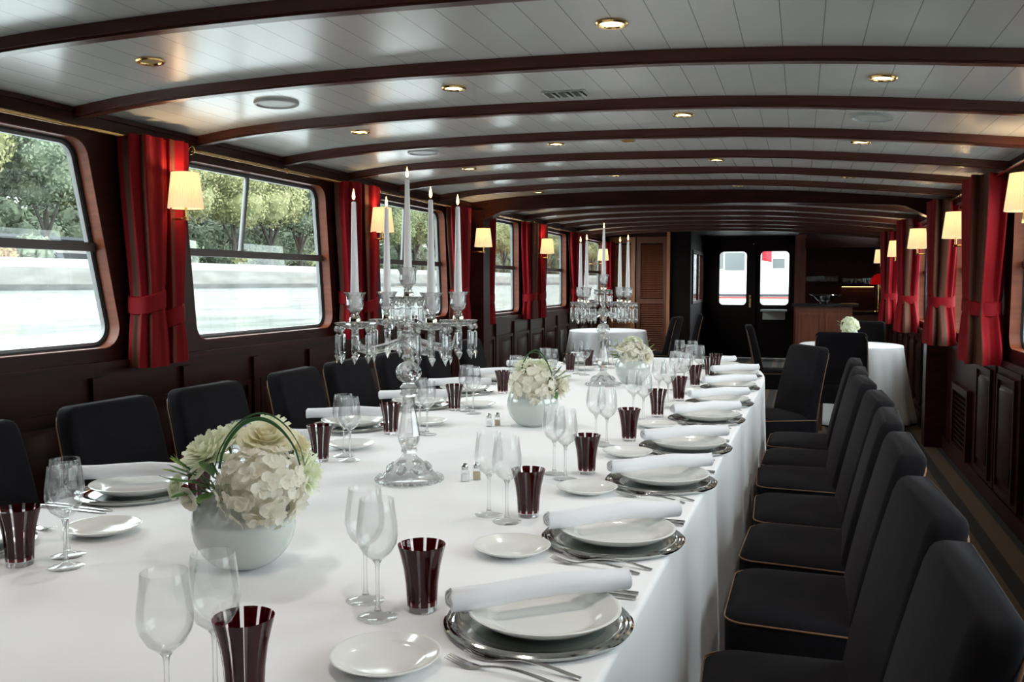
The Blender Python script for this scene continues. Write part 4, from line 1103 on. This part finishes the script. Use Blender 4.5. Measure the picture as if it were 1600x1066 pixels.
def frame_at(x, y):
    d_ = Vector((-x, -y, 0)).normalized(); r_ = Vector((-d_.y, d_.x, 0))
    return lambda rr, tt, z: tuple(r_ * rr + d_ * tt + Vector((0, 0, z)))
# -- first bowl
x, y = -1.118, 1.612; f = frame_at(x, y); v = (x, y, T)
vase(x, y, 'round celadon flower bowl nearest the camera')
hydrangea(v, f(.036, .066, .178), .084, 'large cream hydrangea head spilling over the front of the nearest bowl', M['petal'], 1)
rose(v, f(.050, .012, .268), .060, 'pale yellow open rose on top of the nearest bowl', M['rose'], 2, Vector(f(0, .45, 1)))
mum(v, f(-.070, .0, .240), .066, 'pale green many petalled bloom at the left of the nearest bowl', M['petal_green'], 3, f(-.55, .35, .8))
mum(v, f(.055, -.085, .275), .050, 'pale bloom rising behind the rose in the nearest bowl', M['petal_green'], 4, f(.0, .2, 1))
mum(v, f(.125, -.01, .185), .062, 'pale green bloom hanging at the right of the nearest bowl', M['petal_green'], 5, f(.8, .3, .1))
mum(v, f(.112, -.04, .240), .050, 'cream bloom at the upper right of the nearest bowl', M['rose'], 6, f(.7, .1, .7))
mum(v, f(-.030, -.04, .265), .050, 'cream green bloom left of the rose in the nearest bowl', M['petal_green'], 16, f(-.2, .2, .9))
rose(v, f(-.132, .03, .182), .027, 'small pale green bud at the far left of the nearest bowl', M['petal_green'], 7, f(-.9, .4, .3))
rose(v, f(-.108, .045, .158), .026, 'small white bud drooping at the left rim of the nearest bowl', M['petal'], 8, f(-.6, .5, -.2))
leaf_spray(v, [(f(-.06, .06, .205), f(-.3, .5, .5), .05, .035), (f(-.085, .05, .175), f(-.8, .3, -.2), .06, .02), (f(-.075, .05, .19), f(-1, .3, .1), .07, .014), (f(-.08, .04, .20), f(-1, .1, .35), .07, .012), (f(-.06, .055, .17), f(-.5, .6, -.3), .05, .03), (f(-.10, .02, .21), f(-.9, 0, .6), .05, .012), (f(-.09, .03, .185), f(-1, .2, .2), .075, .01)], 'dark green leaves and stems at the left of the nearest bowl')
leaf_spray(v, [(f(-.12, -.01, .215), f(-.8, 0, .5), .03, .012), (f(-.13, 0, .205), f(-1, .2, .2), .03, .012), (f(-.12, 0, .22), f(-.5, .3, .7), .03, .010)], 'tiny lime sprig at the upper left of the nearest bowl', 'lime_sprig', 'sprig')
grass_loop(v, f(-.046, .085, .225), f(.03, .075, .322), f(.112, .095, .225), .0085, 'thick grass blade arched over the nearest flowers', f(0, 1, .2))
grass_loop(v, f(-.056, .078, .22), f(.035, .055, .330), f(.122, .085, .222), .0040, 'thin grass blade arched behind the thick one over the nearest flowers', f(0, 1, .3))
# -- second bowl
x, y = -1.06, 3.575; f = frame_at(x, y); v = (x, y, T)
vase(x, y, 'round celadon flower bowl in the middle of the table, second from the camera')
hydrangea(v, f(.0, .03, .165), .092, 'large cream hydrangea head in the second flower bowl', M['petal'], 11)
mum(v, f(-.035, -.01, .245), .06, 'pale green bloom on top of the second flower bowl', M['petal_green'], 12, f(-.3, .2, 1))
mum(v, f(.04, -.01, .245), .055, 'pale yellow green bloom at the top right of the second bowl', M['petal_green'], 13, f(.4, .2, 1))
mum(v, f(.115, .0, .165), .060, 'white bloom hanging at the right of the second flower bowl', M['petal'], 14, f(.8, .4, .1))
leaf_spray(v, [(f(.085, .05, .155), f(.25, .4, -.9), .05, .03), (f(.10, .0, .20), f(.8, .1, .5), .05, .02), (f(.09, .01, .215), f(.7, 0, .7), .045, .018), (f(.12, .0, .20), f(1, .1, .2), .04, .015)], 'dark green leaves at the right of the second flower bowl')
leaf_spray(v, [(f(.115, .02, .215), f(.7, .2, .6), .03, .014), (f(.13, .01, .205), f(.9, .2, .2), .03, .012), (f(.10, .02, .225), f(.3, .2, .9), .03, .012)], 'lime sprig at the right of the second flower bowl', 'lime_sprig', 'sprig')
grass_loop(v, f(-.05, .03, .22), f(.02, .0, .315), f(.085, .06, .17), .007, 'grass blade arched over the second flower bowl', f(0, 1, .2))
grass_loop(v, f(-.06, .0, .22), f(.01, -.02, .305), f(.088, .04, .19), .0035, 'thin grass blade arched behind the other over the second bowl', f(0, 1, .2))
# -- third bowl
x, y = -.945, 5.27; f = frame_at(x, y); v = (x, y, T)
vase(x, y, 'round celadon flower bowl farthest down the table', .97)
for (o3, r3, lb, mt, sd, tl) in ((f(-.035, .03, .215), .062, 'white rose at the left of the farthest flower bowl', M['petal'], 21, f(-.2, .4, 1)), (f(.035, .04, .21), .060, 'cream rose at the centre of the farthest flower bowl', M['petal'], 22, f(.2, .5, 1)),
                               (f(0, -.02, .25), .058, 'pale green rose on top of the farthest flower bowl', M['petal_green'], 23, f(0, .2, 1)), (f(.085, .04, .165), .052, 'white rose drooping at the right of the farthest flower bowl', M['petal'], 24, f(.6, .5, .1))):
    rose(v, o3, r3, lb, mt, sd, tl)
hydrangea(v, f(0, .03, .18), .075, 'cream hydrangea head low in the farthest flower bowl', M['petal'], 25, 100)
leaf_spray(v, [(f(-.085, .02, .20), f(-.8, .2, .4), .05, .03), (f(-.08, .03, .22), f(-.5, .2, .8), .05, .03), (f(-.09, .02, .18), f(-1, .3, .1), .045, .028), (f(-.075, .03, .17), f(-.9, .4, -.1), .04, .02)], 'lime leaves at the left of the farthest flower bowl', 'lime_sprig', 'sprig')
leaf_spray(v, [(f(.085, .0, .20), f(.8, .2, .5), .05, .025), (f(.08, .02, .225), f(.5, .2, .8), .045, .02), (f(.10, .0, .19), f(1, .2, .2), .04, .02)], 'lime leaves at the right of the farthest flower bowl', 'lime_sprig', 'sprig')
leaf_spray(v, [(f(-.08, .04, .165), f(-1, .3, 0), .06, .03), (f(-.07, .05, .16), f(-.9, .4, -.3), .05, .025)], 'dark green leaves at the left rim of the farthest flower bowl')

# ------------------------------------------------------------------ chairs
def make_chair():
    t = thing('dining_chair', 'x', 'chair')
    V = M['velvet']
    def ring(w, d_, r, x, z): return [(x + p[0], p[1], z) for p in rrect(d_, w, r, 5)]
    mb = MB()
    W, D, sx0 = .455, .41, .030
    mb.rings([ring(W, D, .045, sx0, .30), ring(W + .004, D + .004, .05, sx0, .36), ring(W + .008, D + .008, .055, sx0, .435), ring(W + .004, D + .004, .06, sx0, .458), ring(W - .03, D - .03, .06, sx0, .474), ring(W - .12, D - .12, .07, sx0, .484), ring(W - .26, D - .26, .05, sx0, .487)])
    seat = mb.build('seat', V, t, 50)
    mb = MB(); pp = [(p[0] + sx0, p[1], .4585) for p in rrect(D + .010, W + .010, .058, 6)]
    pp = sorted(pp, key=lambda q: atan2(q[1], q[0]))
    pp = [q for q in pp if q[0] > -.10]
    pp = [(-.15, pp[0][1], .452)] + pp + [(-.15, pp[-1][1], .452)]
    mb.tube(pp, .0024, 6); mb.build('piping', M['piping'], seat, 60)
    # back: raked slab, slightly narrower and domed at the top
    def bx(z): return -.112 - .104 * ((z - .42) / .5) ** 1.2
    rs = []; zs = [.32, .42, .50, .58, .66, .74, .82, .87, .895]
    def bring(z, w, d_, r, dx=0): return [(bx(max(z, .42)) + dx + p[0], p[1], z) for p in rrect(d_, w, r, 5)]
    for z in zs:
        w = .455 - .03 * (z - .42) / .5; kk = sm((z - .78) / .12); rs.append([(a, b_, c + kk * (.009 - .021 * abs(b_ / .215) ** 3)) for a, b_, c in bring(z, w, .092 - .016 * (z - .42) / .5, .028)])
    for z, k in ((.917, .005), (.926, .013), (.931, .026)):
        base = bring(z, .425 - 2 * k, .076 - k * 1.3, max(.008, .026 - k * .4))
        rs.append([(a, b_, c + .009 - .021 * abs(b_ / .215) ** 3) for a, b_, c in base])
    mb = MB(); mb.rings(rs); back = mb.build('backrest', V, t, 50)
    # piping round the rear edge of the back
    pts = []
    def edge(z, sy):
        kk = sm((z - .78) / .12); w = (.455 - .03 * (z - .42) / .5) / 2
        return (bx(z) - (.092 - .016 * (z - .42) / .5) / 2 + .006, sy * (w - .004), z + kk * (.009 - .021 * abs(w / .215) ** 3))
    for z in (.46, .56, .66, .74, .82, .87): pts.append(edge(z, -1))
    for yy in (-.20, -.185, -.15, -.10, -.04, .04, .10, .15, .185, .20): pts.append((bx(.915) - .031, yy, (.906 if abs(yy) < .195 else .895) + .011 - .021 * abs(yy / .215) ** 3))
    for z in (.87, .82, .74, .66, .56, .46): pts.append(edge(z, 1))
    mb = MB(); mb.tube(pts, .0026, 6); mb.build('piping', M['piping'], back, 60)
    for sx, sy in ((1, 1), (1, -1), (-1, 1), (-1, -1)):
        mb = MB(); mb.rings([[((.195 if sx > 0 else -.135) + p[0] - (.03 if sx < 0 and k == 0 else 0), sy * .19 + p[1], z) for p in rrect(w, w, .004, 2)] for k, (w, z) in enumerate(((.028, 0), (.042, .31)))]); mb.build('leg', M['chair_leg'], t, 40)
    return t
KC = Kind(make_chair())
RCH = [1.45, 1.97, 2.62, 3.17, 3.68, 4.28, 4.75, 5.30]
for i, y in enumerate(RCH): KC.put((.035 + .010 * math.sin(i * 2.1) + (.035 if i > 1 else 0), y, 0), pi + .05 * math.sin(i * 1.7), 'charcoal velvet chair on the right side of the long table, %s from the camera' % ordn[i], 'charcoal chairs along the right of the long table')
LCH = [1.44, 2.01, 2.63, 3.17, 3.88, 4.44, 5.0, 5.6, 6.35]
for i, y in enumerate(LCH): KC.put((-2.17 + .015 * math.sin(i * 2.3), y, 0), .06 * math.sin(i * 1.9), 'charcoal velvet chair on the left side of the long table, %s from the camera' % ordn[i], 'charcoal chairs along the left of the long table')
KC.put((-.13, 6.30, 0), R(210), 'charcoal chair turned towards the camera at the far right corner of the long table', 'loose charcoal chairs by the round tables')
KC.put((.36, 8.42, 0), R(84), 'charcoal chair with its back to the camera, in front of the right round table', 'loose charcoal chairs by the round tables')
KC.put((.66, 10.45, 0), R(-95), 'charcoal chair behind the right round table, left of the right curtains', 'loose charcoal chairs by the round tables')
KC.put((-.28, 9.40, 0), R(5), 'charcoal chair seen from the side, left of the right round table', 'loose charcoal chairs by the round tables')
KC.put((-1.68, 11.30, 0), R(175), 'charcoal chair right of the left round table, the nearer of two', 'loose charcoal chairs by the round tables')
KC.put((-1.52, 12.35, 0), R(190), 'charcoal chair right of the left round table, the farther of two', 'loose charcoal chairs by the round tables')

# ------------------------------------------------------------------ round tables
def round_cloth(x, y, r, seed, label):
    pts = [(r * cos(2 * pi * i / 160), r * sin(2 * pi * i / 160)) for i in range(160)]
    mb = MB(); cloth_drape(mb, pts, .75, .015, seed, amp=.07, flare=.11, crn=.018)
    me = mb.mesh('round_tablecloth', M['cloth'], 60)
    bm = bmesh.new(); bm.from_mesh(me); bmesh.ops.remove_doubles(bm, verts=bm.verts, dist=1e-5)
    bmesh.ops.triangulate(bm, faces=[q for q in bm.faces if len(q.verts) > 4]); bmesh.ops.recalc_face_normals(bm, faces=bm.faces); bm.to_mesh(me); bm.free()
    o = bpy.data.objects.new('round_tablecloth', me); COL.objects.link(o); o.location = (x, y, 0); solid(o)
    tag(o, label, 'tablecloth', 'floor length cloths on the round tables')
round_cloth(.475, 9.42, .485, 5, 'white floor length cloth on the round table at the right, behind a chair')
round_cloth(-2.34, 11.25, .49, 6, 'white floor length cloth on the round table at the left, behind the far candelabrum')
x, y = .47, 9.55; f = frame_at(x, y); v = (x, y, .75)
o = vase(x, y, 'small celadon bowl on the right round table, mostly behind a chair', .8); o.location[2] = .75
hydrangea(v, f(.0, .02, .175), .085, 'pale green white hydrangea on the right round table', M['petal_green'], 31, 100)
leaf_spray(v, [(f(-.075, .02, .20), f(-.9, .2, .3), .06, .03), (f(-.07, .03, .18), f(-1, .3, 0), .06, .03)], 'green leaves beside the hydrangea on the right round table')

# ------------------------------------------------------------------ outside: river, quay, trees, boat
WZ = .85
mb = MB()
X0, X1, YA, YB2 = -45, 42, -60, 420
hx0, hx1, hy0, hy1 = XW - .12, XR + .12, Y0 - .1, YD + .1
P4 = [(X0, YA), (X1, YA), (X1, YB2), (X0, YB2)]; Q4 = [(hx0, hy0), (hx1, hy0), (hx1, hy1), (hx0, hy1)]
mb.rings([[(a, b_, WZ) for a, b_ in P4], [(a, b_, WZ) for a, b_ in Q4]], False, False)
w_ = mb.build('water', M['water'], None, 0); struct(w_)
n, p = nodes(M['water'])
mb = MB(); mb.box((-46.0, 180, 1.0), (1.6, 480, .8), None); mb.box((-47.6, 180, 1.3), (4.4, 480, 2.0)); struct(mb.build('quay', M['quay']))
mb = MB(); mb.box((-45.25, 180, .95), (.6, 480, .55)); struct(mb.build('quay_footing', M['quay_dark']))
mb = MB(); mb.box((-80, 180, 1.5), (62, 480, 3.0)); struct(mb.build('quay_street', M['quay_top']))
mb = MB(); mb.box((60, 180, 1.2), (36, 480, 3.2)); struct(mb.build('quay_opposite', M['quay']))

def crown_mesh(seed, r, h, n, mat, leaf):
    rn = random.Random(seed); mb = MB(); blobs = []
    for k in range(11):
        a = rn.uniform(0, 6.28); q = rn.uniform(.1, .62) * r
        blobs.append((Vector((q * cos(a), q * sin(a), h * rn.uniform(.30, .80))), r * rn.uniform(.36, .56)))
    blobs.append((Vector((0, 0, h * .55)), r * .6))
    for c, rr in blobs:
        rs = []
        for i in range(7):
            ph_ = -pi / 2 + pi * i / 6
            rs.append([(c.x + rr * .84 * cos(ph_) * cos(2 * pi * j / 10) * rn.uniform(.88, 1.1), c.y + rr * .84 * cos(ph_) * sin(2 * pi * j / 10) * rn.uniform(.88, 1.1), c.z + rr * .84 * sin(ph_)) for j in range(10)])
        mb.rings(rs)
        for i in range(n // len(blobs)):
            d = Vector((rn.gauss(0, 1), rn.gauss(0, 1), rn.gauss(0, 1))).normalized()
            p_ = c + d * rr * rn.uniform(.80, 1.12)
            nn = (d + Vector((rn.uniform(-.8, .8), rn.uniform(-.8, .8), rn.uniform(-.5, .9)))).normalized()
            tx = nn.cross(Vector((.2, .3, 1))).normalized(); ty = nn.cross(tx); a = rn.uniform(0, 6.28); u = tx * cos(a) + ty * sin(a); w2 = nn.cross(u); l_ = leaf * rn.uniform(.6, 1.3)
            mb.add([p_ - u * l_, p_ + w2 * l_ * .5, p_ + u * l_, p_ - w2 * l_ * .5], [(0, 1, 2, 3)])
    return mb.mesh('crown', mat, 0)
def tree_proto(seed, r, h, mat, zc):
    t = thing('tree', 'x', 'tree'); rn = random.Random(seed)
    o = bpy.data.objects.new('crown', crown_mesh(seed, r, h, 20000, mat, .17)); COL.objects.link(o); o.parent = t; o.location[2] = zc
    mb = MB(); mb.tube([(0, 0, -.2), (.1, .05, zc), (.0, .1, zc + h * .45)], [.34, .26, .12], 8)
    for k in range(4):
        a = k * 1.6 + rn.uniform(0, .5); mb.tube([(.05, .05, zc * .9), (cos(a) * r * .3, sin(a) * r * .3, zc + h * .25), (cos(a) * r * .5, sin(a) * r * .5, zc + h * .45)], [.16, .10, .04], 6)
    mb.build('trunk', M['trunk'], t); return Kind(t)
TK = [tree_proto(101, 4.6, 11.5, M['fol1'], 2.6), tree_proto(102, 5.0, 12.0, M['fol2'], 2.4), tree_proto(103, 4.4, 11.0, M['fol3'], 2.2)]
TN = ['green tree on the far quay', 'yellowing tree on the far quay', 'blue green tree on the far quay']
rn = random.Random(5)
tr = []
yy = 24
while yy < 330:
    tr.append((-56 - rn.uniform(0, 2), yy, rn.choice((0, 1, 1, 2)))); yy += 8.0 + max(0, yy - 100) * .05
yy = 30
while yy < 340: tr.append((-68 - rn.uniform(0, 2), yy, rn.choice((0, 2, 1)))); yy += 8.4 + max(0, yy - 100) * .05
seen_ = {}
for k, (x, y, q) in enumerate(tr):
    front = x > -62
    row = 'front' if front else 'back'
    if y < (50 if front else 60): seen_[row + 'out'] = seen_.get(row + 'out', 0) + 1; lb = 'tree on the far quay beyond the left border of the photo, %s row, %s one' % (row, ordn[seen_[row + 'out'] - 1])
    else: seen_[row] = seen_.get(row, 0) + 1; lb = TN[q] + ', %s from the left in the %s row' % (ordn[seen_[row] - 1], row)
    TK[q].put((x, y, 3.0), rn.uniform(0, 6), lb, 'trees on the far quay', rn.uniform(.88, 1.02) if front else rn.uniform(1.1, 1.3))
for k, (x, y) in enumerate(((58, 150), (58, 175), (58, 205), (58, 240), (58, 280))):
    TK[k % 3].put((x, y, 2.8), rn.uniform(0, 6), 'tree on the opposite bank outside the right windows, %s from the near end' % ordn[k], 'trees on the opposite bank', rn.uniform(.9, 1.1))
def bush(x, y, r, mat, label, seed):
    t = thing('bush', label, 'bush', (x, y, 3.0))
    o = bpy.data.objects.new('foliage', crown_mesh(seed, r, r * 1.3, 900, mat, .22)); COL.objects.link(o); o.parent = t; o.location[2] = -r * .2
    b_ = MB(); b_.tube([(0, 0, -.1), (0, 0, r * .5)], .08, 6); b_.build('stem', M['trunk'], t)
bush(-51.8, 50.5, 1.5, M['fol3'], 'blue green bush on the quay seen in the nearest left window', 201)
bush(-51.0, 47.2, .85, M['fol4'], 'orange autumn bush on the quay seen in the nearest left window', 202)
bush(-52, 66.5, 1.9, M['fol3'], 'dark bush at the left edge of the second left window', 203)
bush(-52, 75, 1.2, M['fol1'], 'low green bush in the middle of the second left window', 204)
bush(-52, 90, 1.3, M['fol1'], 'low green bush at the right of the second left window', 205)
bush(-52, 123, 1.8, M['fol3'], 'dark bush seen in the third left window', 206)
HK = thing('hedge_bush', 'x', 'bush'); o = bpy.data.objects.new('foliage', crown_mesh(301, 2.6, 4.4, 4500, M['fol3'], .17)); COL.objects.link(o); o.parent = HK; o.location[2] = -.5
HK = Kind(HK)
yy = 54; k = 0
while yy < 330:
    HK.put((-63.5, yy, 3.0), rn.uniform(0, 6), 'tall dark bush between the two tree rows, %s from the left' % ordn[k], 'tall bushes behind the quay trees', rn.uniform(1.35, 1.6)); k += 1; yy += 6.0 + max(0, yy - 90) * .035
# kiosk under the trees and a stone town house behind
t = thing('kiosk', 'low dark riverside kiosk under the trees in the nearest left window', 'kiosk', (-60.3, 58, 3.0))
b_ = MB(); b_.box((0, 0, .95), (2.6, 12, 1.9)); b_.build('body', M['kiosk'], t)
b_ = MB(); b_.box((.2, 0, 2.0), (3.4, 12.6, .22)); b_.build('roof', M['slate'], t)
b_ = MB(); b_.box((1.32, 1.5, 1.2), (.06, 7, .8)); b_.build('counter_hatch', M['quay_top'], t)
t = thing('town_house', 'grey stone town house behind the trees at the left of the second window', 'house', (-84, 112, 3.0))
b_ = MB(); b_.box((0, 0, 9), (9, 16, 18)); b_.build('walls', M['stone_house'], t)
b_ = MB(); b_.rings([[(-4.8, -8.4, 18), (4.8, -8.4, 18), (4.8, 8.4, 18), (-4.8, 8.4, 18)], [(-2.5, -6, 21.5), (2.5, -6, 21.5), (2.5, 6, 21.5), (-2.5, 6, 21.5)]]); b_.build('roof', M['slate'], t)
for fl in range(5):
    for k in range(5):
        b_ = MB(); b_.box((4.52, -6.2 + 3.1 * k, 2.2 + 3.4 * fl), (.12, 1.3, 2.0)); b_.build('window', M['house_pane'], t)
b_ = MB(); b_.box((0, 0, 0), (.44, .22, .03)); b_.box((0, .09, -.09), (.38, .03, .15)); tag(b_.build('lit_shelf', M['white_paint'], None, 35, (-.45, YD - .13, .865)), 'narrow shelf, white for the light on it, below the window of the right entrance door', 'shelf')  # white colour stands in for light falling on a counter here
# white moored boat beyond the entrance doors
t = thing('moored_boat', 'white moored boat with dark and red stripes, seen through the entrance doors', 'boat', (-1.0, 26.0, 0))
b_ = MB(); rs = []
for z, d_ in ((.55, .0), (1.0, .10), (1.55, .18), (1.62, .18)):
    rs.append([(-2.6 - d_, -1.6 - d_, z), (7 + d_, -1.6 - d_, z), (9.5 + d_, 0, z), (7 + d_, 1.6 + d_, z), (-2.6 - d_, 1.6 + d_, z)])
b_.rings(rs); b_.build('hull', M['hull'], t, 30)
b_ = MB(); b_.box((2.2, -1.72, 1.02), (9.4, .06, .05)); b_.build('stripe', M['hull_stripe'], t)
b_ = MB(); b_.box((2.2, -1.72, .955), (9.4, .06, .035)); b_.build('red_stripe', M['hull_red'], t)
b_ = MB(); b_.box((1.7, .2, 2.15), (8.4, 2.4, 1.1)); b_.box((1.7, .1, 2.74), (8.8, 2.8, .08)); b_.build('cabin', M['hull'], t)
for xx, ww, za, zb_ in ((-2.28, .5, 1.72, 2.2), (-1.72, .52, 1.68, 2.15), (-.58, .30, 1.73, 1.98), (.4, .9, 1.72, 2.2), (1.8, 1.3, 1.72, 2.2)):
    b_ = MB(); b_.box((xx + 1.0, -1.02, (za + zb_) / 2), (ww, .06, zb_ - za)); b_.build('cabin_window', M['boat_pane'], t)
b_ = MB(); b_.tube([(-.02, -1.5, 1.6), (-.02, -1.5, 2.5)], .02, 8); b_.build('flag_staff', M['hull'], t)
b_ = MB(); b_.grid(lambda u, v_: (-.01 + .26 * u, -1.5 + .05 * sin(7 * u + v_), 1.93 + .34 * v_ - .05 * u), 10, 5); fo = b_.build('flag', M['flag'], t, 60)
md = fo.modifiers.new('thickness', 'SOLIDIFY'); md.thickness = .006

# ------------------------------------------------------------------ light
w = bpy.data.worlds.new('overcast_sky'); scn.world = w; w.use_nodes = True
bg = w.node_tree.nodes['Background']; bg.inputs[0].default_value = (.90, .96, 1.0, 1); bg.inputs[1].default_value = 8.5
def portal(x, y0, y1, z0, z1, s):
    l_ = bpy.data.lights.new('window_daylight', 'AREA'); l_.shape = 'RECTANGLE'; l_.size = z1 - z0; l_.size_y = y1 - y0
    l_.cycles.is_portal = True
    o = bpy.data.objects.new('window_daylight', l_); COL.objects.link(o); o.location = (x, (y0 + y1) / 2, (z0 + z1) / 2)
    o.rotation_euler = (0, R(90) * s, 0)
for q in WL: portal(XW - .10, min(a for a, _ in q['p']), max(a for a, _ in q['p']), q['p'][0][1], q['p'][2][1], -1)
for q in WR: portal(XR + .10, min(a for a, _ in q['p']), max(a for a, _ in q['p']), q['p'][0][1], q['p'][2][1], 1)

scn.view_settings.view_transform = 'Standard'; scn.view_settings.look = 'None'; scn.view_settings.gamma = 1
scn.view_settings.use_curve_mapping = False; scn.view_settings.exposure = 0.0
cy_ = scn.cycles
cy_.max_bounces = 14; cy_.diffuse_bounces = 5; cy_.glossy_bounces = 6; cy_.transmission_bounces = 14; cy_.transparent_max_bounces = 32
cy_.sample_clamp_indirect = 6; cy_.use_denoising = True
